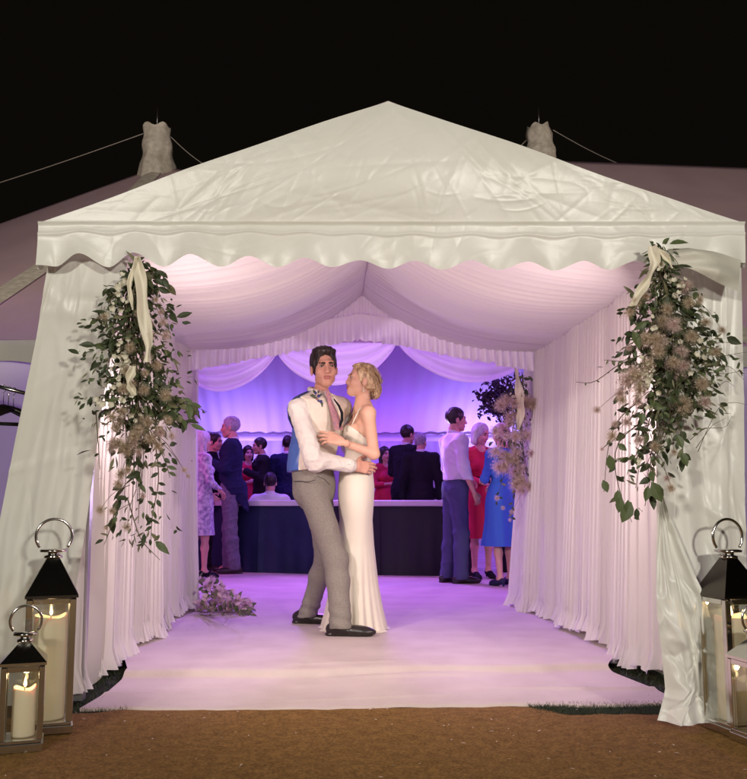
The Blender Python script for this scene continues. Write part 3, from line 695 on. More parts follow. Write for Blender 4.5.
gr = thing('person', 'groom in cream waistcoat, pink tie and grey tweed trousers with his arm round the bride', 'person', (G['ankR'][0], 6.0, .038), group='couple embracing on the carpet')
lo, hi = bounds(G)
body = Field(lo, hi, .008); torso(body, dict(G, pelvis=G['pelvis']+Pg@V(0, .03, .02)), Cg, Pg, -.018, False, GK)
for s in 'LR': arm(body, G, s, -.004, GK); leg_(body, G, s, -.012, GK)
body.cone(G['neck']-V(0, 0, .03), G['neck']+V(.0, -.0, .04), .050, .047, .05)
hd = Field(G['head']-.17, G['head']+.19, .0033); add_head(hd, G['head'], Hg, GK*1.04)
hd.cone(G['neck']-V(0, 0, .0), G['head']+Hg@V(0, -.034, -.06), .050, .046, .015)
hn = Field(G['wrR']-.22, G['wrR']+.26, .004); add_hand(hn, G['wrR'], (1, .38, -.10), (.12, -1, .15), (0, 0, 1), 1.06, ((.25, .45, .3), (.25, .45, .3), (.25, .48, .3), (.28, .5, .3)), .02)
hl_ = Field(G['wrL']-.22, G['wrL']+.26, .005); add_hand(hl_, G['wrL'], (.6, -.75, -.1), (.5, .8, .1), (0, 0, 1), 1.0)
build_fields('body', [body, hd, hn, hl_], ['skin', 'lip', 'eye', 'brow', 'white_eye'], gr)
hf = Field(G['head']-.19, G['head']+.21, .0035); hair_short(hf, G['head'], Hg, GK*1.04); build_fields('hair', [hf], ['hair_dark'], gr)
gs = MB(); Pg_ = lambda s_, f_, u_: G['head']+Hg@np.array([s_, f_, u_])*GK*1.04
for q in range(110):
    s0 = rng.uniform(-.062, .062); j_ = rng.normal()*.004
    ts_ = np.linspace(0, 1, 9); pts = [Pg_((s0+.012*t)*(1+.25*math.sin(t*2.6))+j_*t, lerp(.086-.35*abs(s0), -.085, t), .094+.036*math.sin(.35+t*2.2)*(1-(s0/.085)**2)+.004*math.sin(q)+.006*(1-t)-.10*max(0, t-.55)) for t in ts_]
    gs.tube(pts, [.0012]*6+[.001, .0008, .0005], seg=4)
for sd in (-1, 1):
    for q in range(22):
        f0 = rng.uniform(-.06, .045); pts = [Pg_(sd*lerp(.070, .082, t)*(1-.08*abs(f0)/.06), f0-.012*t, lerp(.085, .015+rng.uniform(-.02, .02), t)) for t in np.linspace(0, 1, 5)]; gs.tube(pts, .0011, seg=4)
gs.build('hair_strands', 'hair_dark', gr)
# shirt: loose sleeves, collar
sh = Field(lo, hi, .006); torso(sh, G, Cg, Pg, .006, False, GK)
sh.cut_plane((0, 0, at(312, 464, 6)[2]), (0, 0, -1)); rs = (.066, .058, .055, .043); arm(sh, G, 'R', 0, 1, upto=.93, r=rs); arm(sh, G, 'L', 0, 1, upto=.9, r=rs)
sh.ell(lerp(G['elR'], G['wrR'], .12)+V(-.01, .0, -.02), (.062, .055, .057), None, .04)
for s in 'R':
    e, w = G['el'+s], G['wr'+s]; sh.cone(lerp(e, w, .82), lerp(e, w, .93), .040, .039, .01)
nb = G['neck']
sh.cut_ell(nb+V(.0, -.0, .075), (.066, .066, .06), None, .008)
sh.warp(lambda p: -.0065*crumple(p*np.array([.8, .8, 1.5]), 36, 17)); sh.warp(lambda p: -.003*crumple(p*np.array([1, 1, 1.6]), 75, 23)); sh.warp(lambda p: .006*wav(p*np.array([1, 1, 1.0]), 34, 5)*np.clip(1.4-np.abs(p[:, 2]-G['elR'][2])*3.5, .15, 1)+.0025*wav(p, 90, 6))
cf = Field(nb-.16, nb+.17, .004)
for i in range(24):
    a0, a1 = i*2*math.pi/24, (i+1)*2*math.pi/24
    r = lambda a: nb+V(-.002, -.008, .018)+Cg@V(math.sin(a)*.064, math.cos(a)*.064, -.016*math.cos(a)+.012)
    cf.cone(r(a0), r(a1), .0085, None, .008); cf.cone(r(a0)+V(0, 0, .022)*(1-.25*math.cos(a0)), r(a1)+V(0, 0, .022)*(1-.25*math.cos(a1)), .0075, None, .02)
for s in (-1, 1):
    a = nb+V(-.002, -.008, .018)+Cg@V(s*.050, .045, .015); b = nb+Cg@V(s*.020, .082, -.018); cf.cone(a, b, .013, .006, .01); cf.cone(lerp(a, b, .6), nb+Cg@V(s*.048, .088, -.035), .009, .006, .015)
build_fields('shirt', [sh, cf], ['shirt'], gr)
e, w = G['elR'], G['wrR']; t = np.linspace(0, 1, 7)[:, None]
MB().tube(lerp(e, w, .80)+(lerp(e, w, .965)-lerp(e, w, .80))*t, [.040, .0465, .0475, .0475, .047, .0465, .040], seg=22).build('cuff', 'shirt', gr)
MB().lathe(lerp(e, w, .88)+V(.0, -.048, 0), [(.0005, -.005), (.0055, -.003), (.0055, .003), (.0005, .005)], seg=8).build('cufflink', 'steel', gr)
# waistcoat: cream fronts, blue satin back
wc = Field(lo, hi, .006); J2 = dict(G); torso(wc, dict(G, pelvis=G['pelvis']+V(0, 0, .05)), Cg, Pg, .020, False, GK); wc.ell(lerp(G['waist'], G['pelvis'], .4), (.172, .135, .13), Pg, .05)
wc.cut_plane(at(312, 471, 6), (.05, -.05, -1)); wc.cut_ell(nb+Cg@V(0, .10, -.02), (.052, .09, .17), Cg, .006); wc.cut_ell(nb+V(0, 0, .07), (.085, .085, .10), None, .006)
for s in ('R', 'L'):
    wc.cut_ell(G['sh'+s]+(V(-.02, -.06, -.03) if s == 'R' else V(.03, .05, -.03)), (.085, .085, .15), Cg, .006)
wc.warp(lambda p: .003*wav(p*np.array([1, 1, .6]), 40, 9)-.004*crumple(p*np.array([1, 1, 1.2]), 34, 19))
side = lambda p: (p-G['chest'])@Cg[:, 1]
def wcm(c, m):
    s = (c-G['chest'])@nrm(Cg[:, 1]+.55*Pg[:, 1]); return np.where(s < .012, 1, 0)
build_fields('waistcoat', [wc], ['cream', 'blue_satin'], gr, wcm)
tr_ = MB(); tr_.tube([at(x, y, Y_) for x, y, Y_ in ((308, 391.5, 5.89), (301, 394.5, 5.86), (295, 398, 5.845), (290.5, 403, 5.855), (288.5, 410, 5.87), (289, 418, 5.88), (293, 428, 5.89))], [.004, .006, .007, .008, .008, .008, .006], seg=8)
tr_.build('waistcoat_edge', 'navy_trim', gr)
v = MB(); v.tube([at(x, y, Y_) for x, y, Y_ in ((334, 399, 5.905), (339, 406, 5.89), (342, 413, 5.875), (342, 420, 5.87), (339, 428, 5.86))], [.004, .008, .010, .010, .008], seg=8); v.build('waistcoat_opening_strip', 'blackwool', gr)  # dark strip along the inside edge of the waistcoat opening
# tie
tp = [at(x, y, Y_) for x, y, Y_ in ((326.5, 390, 5.915), (328, 396, 5.90), (331, 404, 5.888), (334, 412, 5.875), (337, 421, 5.865), (339, 430, 5.86))]; P = np.zeros((6, 9, 3)); tw = (.034, .030, .048, .062, .072, .078)
for i in range(6):
    for j in range(9):
        u = j/8-.5; P[i, j] = tp[i]+Cg[:, 0]*u*tw[i]*1.1+Cg[:, 1]*(.010-.03*abs(u)**1.5+(.012 if i < 2 else 0)*(1-4*u*u))
MB().grid(P).build('tie', 'tie', gr)
bq = MB(); rb_ = np.random.default_rng(9)
for x, y, r_, m_ in ((315.5, 393, .010, 0), (318.8, 396, .012, 0), (316.8, 399, .009, 2), (321, 401.5, .011, 0), (319, 390.5, .007, 2), (318.2, 401, .008, 0)): bq.lathe(at(x, y, 5.866), [(.0005, -r_), (r_*.8, -r_*.5), (r_, 0), (r_*.75, r_*.6), (.0005, r_)], m_, 9)
for x, y, r_, m_ in ((315.5, 393, .013, 0), (318.8, 396, .015, 0), (316.8, 399, .010, 2), (321, 401, .013, 0), (319, 390.5, .008, 2)):
    c = at(x, y, 5.858)
    for i in range(70):
        d = nrm(rb_.normal(size=3)+V(0, -.5, .2)); s0 = nrm(np.cross(d, rb_.normal(size=3)))*.0016; bq.add([c-s0, c+s0, c+d*r_*rb_.uniform(.7, 1.1)], [(0, 1, 2)], m_)
for x, y, dx, dy, L_ in ((316, 394, -.5, .7, .035), (317, 397, -.7, -.4, .04), (320, 400, .3, -.9, .045), (316, 396, -.9, .1, .04), (319, 396, .7, .4, .03), (319, 399, -.3, -.9, .04), (318, 394, .2, .9, .03)):
    d = V(dx, -.15, dy); n_ = V(0, -1, 0); sd = nrm(np.cross(d, n_)); p = at(x, y, 5.868); bq.add([p, p+d*L_*.6+sd*L_*.3, p+d*L_*1.2, p+d*L_*.6-sd*L_*.3], [(0, 1, 2, 3)], 1)
bq.build('buttonhole_flowers', ['boutleaf', 'leaf_a', 'tie'], gr, smooth=False)
# trousers, shoes
tf = Field(lo-.02, hi, .0065); tf.ell(G['pelvis']+Pg@V(0, .022, 0), np.array((.160, .118, .14))*GK+.004, Pg, .05); tf.ell(lerp(G['waist'], G['pelvis'], .5), (.157, .122, .13), Pg, .05)
for s in 'RL': leg_(tf, G, s, .0, 1, r=(.098, .077, .072, .067) if s == 'R' else (.098, .070, .066, .062)); tf.cone(G['ank'+s], G['ank'+s]-V(-.01, 0, .055), .070 if s == 'R' else .062, .068 if s == 'R' else .060, .02)
tf.ell(G['pelvis']+Pg@V(-.03, -.020, -.04), (.085, .075, .10), Pg, .05)
tf.cut_plane((0, 0, at(312, 463, 6)[2]), (-.03, 0, 1)); tf.cut_plane((0, 0, .088), (0, 0, -1))
tf.warp(lambda p: .004*wav(p*np.array([1, 1, 1.7]), 26, 12)*np.clip(1.15-p[:, 2], .25, 1)-.006*crumple(p*np.array([.8, .8, 1.1]), 24, 31)+.004*np.sin(p[:, 2]*90+p[:, 0]*30)*np.exp(-((p[:, 2]-.14)/.07)**2)+.004*wav(p, 70, 14)*np.exp(-((p[:, 2]-.95)/.12)**2))
tr = build_fields('trousers', [tf], ['tweed'], gr)
def welt(pts, r, name='pocket_welt', m='panel_b'): MB().tube([at(*p) for p in pts], r, seg=6).build(name, m, tr)
welt([(294, 481.5, 5.90), (300, 481.0, 5.855), (308, 482, 5.815), (315, 480, 5.808)], .0022); welt([(317, 476, 5.835), (324, 479, 5.835), (330, 485, 5.85)], .0022)
sf = Field(G['ankR']-V(.16, .2, .15), G['ankR']+V(.30, .2, .08), .005); shoe(sf, G['ankR']+V(.0, 0, 0), (1, -.16, 0), .275, .040)
build_fields('shoe', [sf], ['black_leather'], gr)
sf = Field(G['ankL']-V(.16, .2, .15), G['ankL']+V(.30, .2, .10), .005); shoe(sf, G['ankL'], (1, -.2, 0), .265, .040); build_fields('shoe', [sf], ['black_leather'], gr)

# bride
BK = .96
B = {k: at(*v) for k, v in dict(pelvis=(357, 488, 6.06), waist=(358, 457, 6.06), chest=(361, 431, 6.06), neck=(364, 406, 6.06), shL=(368.5, 413, 5.925), shR=(360, 410, 6.20), elL=(374, 454, 5.84), wrL=(342, 442, 5.76),
     elR=(343, 441, 6.30), wrR=(330, 432, 6.30), hipR=(353, 495, 6.15), hipL=(357, 495, 5.97), kneeR=(355, 560, 6.14), kneeL=(354, 560, 5.99), ankR=(357, 620, 6.14), ankL=(356, 620, 6.0), head=(361, 381, 6.06), top=(362, 364, 6.06)).items()}
Cb, Pb = frame((-.95, -.30, .12), (.12, .05, 1)), frame((-.96, -.27, 0)); Hb = frame((-.94, -.26, .20), (.19, .04, 1))
br = thing('person', 'bride in ivory strappy dress with blonde pinned up hair leaning into the groom', 'person', (B['ankL'][0], 6.06, .038), group='couple embracing on the carpet')
lo, hi = bounds(B, .2)
body = Field(lo, hi, .007); torso(body, dict(B, pelvis=B['pelvis']+V(0, 0, .03)), Cb, Pb, -.004, True, BK*.93)
for s in 'LR': arm(body, B, s, 0, BK*1.05, True); leg_(body, B, s, -.02, BK, True)
body.cone(B['neck']-V(0, 0, .03), B['neck']+V(-.015, 0, .05), .050, .044, .045)
hd = Field(B['head']-.17, B['head']+.18, .0033); add_head(hd, B['head'], Hb, BK, True)
hd.cone(B['neck'], B['head']+Hb@V(0, -.03, -.06), .045, .047, .03)
hn = Field(B['wrL']-.26, B['wrL']+.2, .0035); add_hand(hn, B['wrL'], (-1, .22, .32), (.15, -.9, .45), (-.2, 0, 1), 1.0, ((.12, .25, .2), (.25, .35, .25), (.35, .45, .3), (.45, .5, .3)), .10, (.75, .5, -.2))
hr = Field(B['wrR']-.22, B['wrR']+.2, .005); add_hand(hr, B['wrR'], (-.8, -.4, .3), (0, 1, 0), (0, 0, 1), .95)
build_fields('body', [body, hd, hn, hr], ['skin_f', 'lip', 'eye', mat('light_brow', (.22, .12, .07), .7), 'white_eye'], br)
# hair: swept back in rolled locks to a low pinned bun
hf = Field(B['head']-.22, B['head']+.22, .0035); c = B['head']; Pq = lambda s, f, u: c+Hb@np.array([s, f, u])*BK
hf.ell(Pq(0, -.018, .038), np.array((.083, .100, .094)), Hb, .01); hf.ell(Pq(0, -.075, .005), np.array((.070, .060, .075)), Hb, .03)
hf.cut_ell(Pq(0, .100, -.035), np.array((.095, .080, .118)), Hb, .012); hf.cut_ell(Pq(0, .045, -.10), np.array((.12, .095, .085)), Hb, .01)
for q in range(13):
    s0 = -.055+.11*q/12; r0 = .010+.004*math.sin(q*2.3)
    pts = [Pq(s0*lerp(.9, 1.25, t)+(.020*math.sin(t*6+q)), lerp(.062, -.125, t), .100+.045*math.sin(t*2.6)*.6-.16*t**1.8) for t in np.linspace(0, 1, 9)]
    hf.chain(pts, [r0*(.9+.5*math.sin(math.pi*t)) for t in np.linspace(0, 1, 9)], .002, q % 2)
for sd in (-1, 1):
    for q in range(5):
        pts = [Pq(sd*lerp(.066-.003*q, .030, t**2)*(1+.22*math.sin(t*3.1)), lerp(.035-.012*q, -.118, t), lerp(.062-.022*q, -.030-.008*q, t)+.010*math.sin(t*5+q)) for t in np.linspace(0, 1, 8)]
        hf.chain(pts, [.0115*(.8+.35*math.sin(math.pi*t)) for t in np.linspace(0, 1, 8)], .005, (q+1) % 2)
for q in range(9):
    a = q*2*math.pi/9; pts = [Pq(.042*math.cos(a+t*2.2)*(1-.35*t), -.108-.027*math.sin(t*3), -.046+.046*math.sin(a+t*2.2)*(1-.35*t)) for t in np.linspace(0, 1, 7)]; hf.chain(pts, [.017]*7, .004, q % 2)
hf.ell(Pq(0, -.085, -.082), (.042, .035, .032), Hb, .012, 2)
hf.warp(lambda p: .0012*wav(p, 300, 2))
build_fields('hair', [hf], ['hair_blond', mat('honey_hair', (.32, .20, .10), .42, col2=(.55, .39, .21), cscale=40, bump=.7, bscale=60), mat('brown_hair', (.10, .05, .022), .5, bump=.5)], br)
ls = MB()
for q in range(60):
    sd = -1 if q % 4 == 0 else 1; s0 = sd*rng.uniform(.03, .078); f0 = rng.uniform(.02, .055); 
    pts = [Pq(s0*(1+.35*math.sin(t*3.0))+.004*math.sin(t*9+q), lerp(f0, -.135+.02*rng.normal()*.3, t), lerp(.095+.03*rng.random(), -.03+.05*math.sin(q), t)+.040*math.sin(t*2.8)*(.8+.3*math.sin(q*1.7))) for t in np.linspace(0, 1, 10)]
    ls.tube(pts, .0013, q % 2, seg=4)
for q in range(5):
    p = Pq(.07, .02-.03*q, -.01-.012*q); ls.tube([p, p+V(.004*math.sin(q), -.006, -.03), p+V(.010*math.cos(q*2), -.01, -.06-.01*q)], [.0014, .0012, .0008], 0, seg=4)
ls.build('loose_strands', ['hair_blond', 'hair_blond'], br)
for q in range(16):
    a = rng.uniform(0, 6.28); p = Pq(.062+.012*math.cos(a), -.085+.03*math.cos(a*1.7), .01+.045*math.sin(a)); p2 = Pq(.030*math.cos(a), -.142+.012*math.sin(a*3), -.02+.05*math.sin(a)); 
    for w in (p, p2): MB().lathe(w, [(.0005, -.006), (.005, -.002), (.006, .001), (.003, .005), (.0005, .006)], seg=7).build('hair_flower', 'petal', br)

e = Pq(.080, -.004, -.045); MB().tube([e, e+V(0, 0, -.02)], .0022, seg=6).lathe(e+V(0, 0, -.03), [(.0005, -.012), (.006, -.004), (.004, .006), (.0005, .011)], seg=8).build('earring', 'petal', br)
# dress: fitted bodice and a gored skirt falling to the floor
bd = Field(lo, hi, .006); torso(bd, dict(B, pelvis=B['pelvis']+V(0, 0, .03)), Cb, Pb, .009, True, BK*.93)
zt = at(350, 427, 6)[2]; bd.cut_plane(at(346, 426, 6.0), nrm(Cb[:, 2]*.90-Cb[:, 1]*.52)); bd.cut_plane((0, 0, at(350, 474, 6)[2]), (0, 0, -1))
for s in (-1, 1): pass
bd.warp(lambda p: .0025*wav(p*np.array([1, 1, .5]), 60, 8))
rows = [(452, 346, 371, .105), (460, 342.5, 371.5, .115), (472, 339.5, 373, .140), (487, 338, 374.5, .168), (500, 338, 374, .172), (520, 339.5, 372.5, .165), (545, 336.5, 374, .165), (583, 331, 378, .19), (610, 326, 382.5, .235), (626, 322, 386, .275), (633, 320, 387.5, .30), (637, 319, 389, .315)]
rr = np.array(rows, float); na, nr = 150, 110; P = np.zeros((nr, na+1, 3)); an = np.linspace(0, 2*math.pi, na+1); t = np.linspace(0, 1, nr); ys_ = np.interp(t, [0, .5, .85, 1], [452, 530, 622, 637])
zfl = .041
for i in range(nr):
    l, r_, ry = [np.interp(ys_[i], rr[:, 0], rr[:, k]) for k in (1, 2, 3)]; a, b = at(l, ys_[i], 6.06), at(r_, ys_[i], 6.06); c = (a+b)/2; rx = (b[0]-a[0])/2
    dn = max(0, (ys_[i]-530)/107); fold = 1+dn**1.5*(.055*np.sin(an*9+1)+.045*np.sin(an*14+2+dn)+.03*np.sin(an*23))+.006*np.sin(an*5+ys_[i]*.05)
    P[i, :, 0] = c[0]+rx*fold*np.cos(an); P[i, :, 1] = 6.06+.02*dn+ry*fold*np.sin(an); zz = max(zfl, c[2]) if ys_[i] < 632 else zfl+.0
    P[i, :, 2] = max(zfl+.001*(nr-i), c[2])
sv, sf_, _ = bd.mesh(); md = MB(); md.add(sv, sf_); md.grid(P[::-1]); md.build('dress', 'dress', br)
sp = MB(); cs = lambda s: [at(351.5, 426, 5.955), at(355, 418, 5.935), at(359, 410, 5.95), at(363, 405.5, 5.985), at(369, 412, 6.02), at(372, 424, 6.02), at(373, 436, 6.02)]
sp.tube(cs(0), .0045, seg=6).build('dress_strap', 'dress', br)
MB().tube([at(347, 426, 6.15), at(352, 414, 6.17), at(357, 405.5, 6.16), at(363, 406, 6.13), at(370, 420, 6.10)], .0045, seg=6).build('dress_strap', 'dress', br)
w0 = lerp(B['elL'], B['wrL'], .90); w1 = lerp(B['elL'], B['wrL'], .985); t = np.linspace(0, 1, 6)[:, None]
MB().tube(w0+(w1-w0)*t, [.024, .0275, .0285, .0285, .0275, .024], seg=18).build('bracelet', 'watch', br)
SECTIONS.append('couple')

# ------------------------------------------------------------------ guests
def guest(px, Y, rz, top_y, label, outfit, hair, fem=False, arms=None, lean=0, seated=False, name='person', turn=0, nod=0, group='wedding guests inside the marquee', h=.0085, stance=.10):
    base = at(px, 500, Y); base[2] = .037 if not seated else 0
    ztop = at(px, top_y, Y)[2]
    k = (ztop-base[2])/1.80 if not seated else 1.0
    root = thing(name, label, 'person', base, R(rz) or 1e-4, group)
    zo = 0 if not seated else (ztop-1.80+.0)
    L = lambda x, y, z: V(x, y-lean*max(0, z-.95), z)*k+V(0, 0, zo)
    J = dict(pelvis=L(0, .0, .97), waist=L(0, -.01, 1.12), chest=L(0, 0, 1.32), neck=L(0, .01, 1.50), head=L(0, -.025, 1.675), top=L(0, 0, 1.84))
    w = .185 if not fem else .155
    dflt = dict(L=((.25, .03, 1.16), (.25, -.05, .90)), R=((-.25, .03, 1.16), (-.25, -.05, .90)))
    dflt.update(arms or {})
    for s, sg in (('L', 1), ('R', -1)):
        J['sh'+s] = L(sg*w, .01, 1.45); J['el'+s] = L(*dflt[s][0]); J['wr'+s] = L(*dflt[s][1])
        J['hip'+s] = L(sg*.085, 0, .93); J['knee'+s] = L(sg*(.085+stance*.1), -.01+sg*stance*.2, .50); J['ank'+s] = L(sg*stance, sg*stance*.45+.02, .09)
        if seated:
            J['knee'+s] = L(sg*.12, -.42, .95); J['ank'+s] = L(sg*.12, -.42, .55)
    lo, hi = bounds(J); Cf = frame((0, -1, -lean*.5), (0, -lean, 1)); Pf = frame((0, -1, 0))
    a = R(turn); Hf = frame((math.sin(a), -math.cos(a), -nod), (nod*math.sin(a), -nod*math.cos(a)-lean*.5, 1))
    body = Field(lo, hi, h); torso(body, J, Cf, Pf, -.006, fem, k)
    for s in 'LR':
        arm(body, J, s, -.004, k, fem); leg_(body, J, s, -.004, k, fem)
        if not seated: body.cone(J['ank'+s], J['ank'+s]+V(0, -.10, -.055)*k, .032*k, .026*k)
    body.cone(J['neck']-V(0, 0, .03), J['neck']+V(0, 0, .07)*k, .052*k, .05*k, .04); body.cone(J['neck'], J['head']-V(0, -.02, .06)*k, .05*k, None, .03)
    hd = Field(J['head']-.16, J['head']+.17, .006); add_head(hd, J['head'], Hf, k, fem)
    fs = [body, hd]
    for s, sg in (('L', 1), ('R', -1)):
        d = nrm(J['wr'+s]-J['el'+s]); hn = Field(J['wr'+s]-.19, J['wr'+s]+.19, .006); n_ = V(sg, -.1, .1) if abs(d[2]) > .6 else V(0, -.2, 1.)
        add_hand(hn, J['wr'+s]+d*.01, d, n_, V(0, -1, 0) if abs(d[2]) > .6 else V(-sg, 0, 0), k*.9, (.45, .55, .4), .02); fs.append(hn)
    build_fields('body', fs, ['skin_f' if fem else 'skin', 'lip', 'eye', 'brow', 'white_eye'], root)
    # hair
    hm, style = hair; hf = Field(J['head']-.24, J['head']+.20, .006); c = J['head']; Pq = lambda s, f, u: c+Hf@np.array([s, f, u])*k
    if style == 'short': hair_short(hf, c, Hf, k, .008, False)
    elif style == 'thin':
        hair_short(hf, c, Hf, k, .002, False); hf.cut_ell(Pq(0, .07, .11), np.array((.055, .075, .06))*k, Hf, .01)
    else:
        hf.ell(Pq(0, -.018, .040), np.array((.090, .108, .100))*k, Hf, .01)
        low = {'bob': -.10, 'long': -.17, 'up': -.03}[style]
        if style == 'up': hf.ell(Pq(0, -.11, .03), np.array((.05, .045, .05))*k, Hf, .02)
        else:
            for s in (-1, 1): hf.cone(Pq(s*.062, -.03, .02), Pq(s*.066, -.015, low), .040*k, .032*k, .03)
            hf.cone(Pq(0, -.07, .0), Pq(0, -.07, low), .055*k, .045*k, .04)
        hf.cut_ell(Pq(0, .105, -.045), np.array((.070, .085, .115))*k, Hf, .012)
        hf.warp(lambda p: .004*wav(p*np.array([1, 1, .35]), 130, 4))
    build_fields('hair', [hf], [hm], root)
    trousers, top_ = outfit.get('trousers'), outfit.get('top')
    wr_ = lambda amp, f: (lambda p: amp*.7*wav(p*np.array([1, 1, 1.3]), f, int(px))-amp*1.3*crumple(p*np.array([.9, .9, 1.4]), f*1.1, int(px)+1))
    if trousers and not seated:
        t = Field(lo, hi, h); t.ell(J['pelvis'], np.array((.168, .126, .13))*k+.006, Pf, .05)
        for s in 'LR': leg_(t, J, s, 0, k, r=(.102, .080, .078, .072)); t.cone(J['ank'+s], J['ank'+s]-V(0, 0, .055)*k, .072*k, .068*k, .02)
        t.cut_plane(J['pelvis']+V(0, 0, .10)*k, (0, 0, 1)); t.cut_plane(V(0, 0, .045), (0, 0, -1)); t.warp(wr_(.006, 24)); build_fields('trousers', [t], [trousers], root)
    if top_:
        t = Field(lo, hi, h); g = .012 if top_[1] == 'shirt' else .020; torso(t, J, Cf, Pf, g, fem, k)
        rr_ = (.068, .058, .056, .043) if top_[1] == 'shirt' else (.074, .064, .060, .052)
        for s in 'LR': arm(t, J, s, 0, k, upto=.93 if not outfit.get('rolled') else .35, r=rr_)
        bot = {'shirt': .08, 'jacket': -.12, 'tails': .02}[top_[1]]
        if top_[1] != 'shirt': t.ell(J['pelvis']-V(0, 0, .06)*k, np.array((.175, .135, .16))*k+.008, Pf, .06)
        if top_[1] == 'tails':
            for s in (-1, 1): t.chain([J['pelvis']+V(s*.06, .10, .02)*k, J['pelvis']+V(s*.065, .13, -.25)*k, J['pelvis']+V(s*.06, .12, -.48)*k], [.075*k, .068*k, .045*k], .05)
            q = t.d.copy(); t.cut_plane(J['pelvis']+V(0, -.02, -.02)*k, (0, -.75, -.65))
        else: t.cut_plane(J['pelvis']+V(0, 0, bot)*k, (0, 0, -1))
        t.cut_ell(J['neck']+V(0, -.0, .09)*k, np.array((.062, .066, .085))*k, None, .008)
        if top_[1] != 'shirt': t.cut_ell(J['neck']+V(0, -.125, -.06)*k, np.array((.050, .07, .15))*k, None, .008)
        t.warp(wr_(.0075 if top_[1] == 'shirt' else .005, 30)); build_fields('shirt' if top_[1] == 'shirt' else 'jacket', [t], [top_[0]], root)
        cf = Field(J['neck']-.15, J['neck']+.15, .006)
        for i in range(16):
            a0, a1 = i*2*math.pi/16, (i+1)*2*math.pi/16; rr2 = lambda a: J['neck']+V(math.sin(a)*.058, -math.cos(a)*.058, .030-.012*math.cos(a))*k
            cf.cone(rr2(a0), rr2(a1), .011*k, None, .01); cf.cone(rr2(a0)+V(0, 0, .02), rr2(a1)+V(0, 0, .02), .008*k, None, .01)
        if top_[1] != 'shirt': cf.ell(J['neck']+V(0, -.085, -.08)*k, np.array((.045, .022, .11))*k, None, .02)
        build_fields('collar', [cf], ['shirt_g'], root)
    dr = outfit.get('dress')
    if dr:
        m_, hemz, slv, flare = dr
        t = Field(lo, hi, h); torso(t, J, Cf, Pf, .012, True, k)
        for s in 'LR': arm(t, J, s, .012 if slv > .5 else .02, k, True, upto=max(.01, slv-1) if slv > 1 else .01)
        if slv < 1:
            for s in 'LR': t.cut_plane(lerp(J['sh'+s], J['el'+s], slv*1.0), nrm(J['el'+s]-J['sh'+s])) if False else None
        t.cut_plane(J['waist']-V(0, 0, .04)*k, (0, 0, -1)); t.cut_ell(J['neck']+V(0, -.05, .08)*k, np.array((.075, .09, .12))*k, None, .01); t.warp(wr_(.005, 30))
        sv, sf2, _ = t.mesh(); md = MB(); md.add(sv, sf2)
        nr, na = 40, 72; an = np.linspace(0, 2*math.pi, na+1); P = np.zeros((nr, na+1, 3)); z0, z1 = J['waist'][2]+.01, hemz*k
        for i in range(nr):
            s = i/(nr-1); z = lerp(z0, z1, s); hipf = math.exp(-((z-J['pelvis'][2])/.16)**2)
            rx = lerp(.132, .150+flare, s**.9)*k+.035*hipf*k; ry = lerp(.100, .125+flare, s**.9)*k+.030*hipf*k
            f = 1+s*flare*.55*np.sin(an*8+px)+s*.02*np.sin(an*13+1); P[i, :, 0] = rx*f*np.cos(an); P[i, :, 1] = ry*f*np.sin(an)-.005; P[i, :, 2] = z
        md.grid(P[::-1]); md.build('dress', [m_], root)
    if outfit.get('belt'):
        an = np.linspace(0, 2*math.pi, 41)[:-1]; P = np.zeros((5, 41, 3)); an = np.linspace(0, 2*math.pi, 41)
        for i in range(5): P[i, :, 0] = .148*k*np.cos(an); P[i, :, 1] = .118*k*np.sin(an)-.008; P[i, :, 2] = J['waist'][2]+(.055-.10*i/4)*k
        MB().grid(P[::-1]).build('belt', 'blackwool', root)
    if not seated:
        for s, sg in (('L', 1), ('R', -1)):
            f = Field(J['ank'+s]-V(.12, .30, .13), J['ank'+s]+V(.12, .14, .10), .007); z0 = .002
            if fem:
                q = J['ank'+s]; f.chain([V(q[0], q[1]+.03, .055), V(q[0], q[1]-.06, .04), V(q[0], q[1]-.15*k, .018), V(q[0], q[1]-.19*k, .014)], [.030, .034, .032, .015], .02); f.cone(V(q[0], q[1]+.045, .05), V(q[0], q[1]+.05, .008), .016, .009, .01); f.cut_plane((0, 0, z0), (0, 0, -1))
            else: shoe(f, J['ank'+s], (sg*.2, -1, 0), .265*k, z0, k)
            build_fields('shoe', [f], [outfit.get('shoe', 'black_leather')], root)
    return root
FOLD = dict(L=((.22, -.06, 1.18), (.05, -.27, 1.22)), R=((-.22, -.06, 1.18), (-.05, -.27, 1.20)))
DRINK = dict(L=((.23, -.04, 1.18), (.12, -.28, 1.30)), R=((-.24, .03, 1.17), (-.24, -.06, .92)))
guest(200, 9.9, 125, 431, 'woman in pale printed dress at the far left of the marquee opening', dict(dress=('lace', .52, 1.95, .05), shoe='blackwool'), ('hair_silver', 'long'), True, dict(L=((.21, -.02, 1.17), (.14, -.20, 1.02)), R=((-.22, -.02, 1.17), (-.10, -.22, 1.06))))
guest(212, 11.0, 70, 433, 'dark-haired man in dark suit facing the grey-haired man in the tailcoat', dict(trousers='blackwool', top=('blackwool', 'jacket')), ('hair_dark', 'short'), arms=DRINK)
guest(231, 10.55, -92, 417, 'grey-haired man in navy tailcoat and light grey trousers standing in profile', dict(trousers='greywool', top=('navy', 'tails')), ('hair_grey', 'short'), arms=dict(L=((.22, -.05, 1.18), (.14, -.26, 1.28)), R=((-.23, -.02, 1.17), (-.16, -.24, 1.25))))
guest(263, 12.9, -75, 438, 'dark-haired man in black jacket in profile behind the counter, near the navy tailcoat', dict(trousers='blackwool', top=('blackwool', 'jacket')), ('hair_dark', 'short'), arms=DRINK, lean=.06)
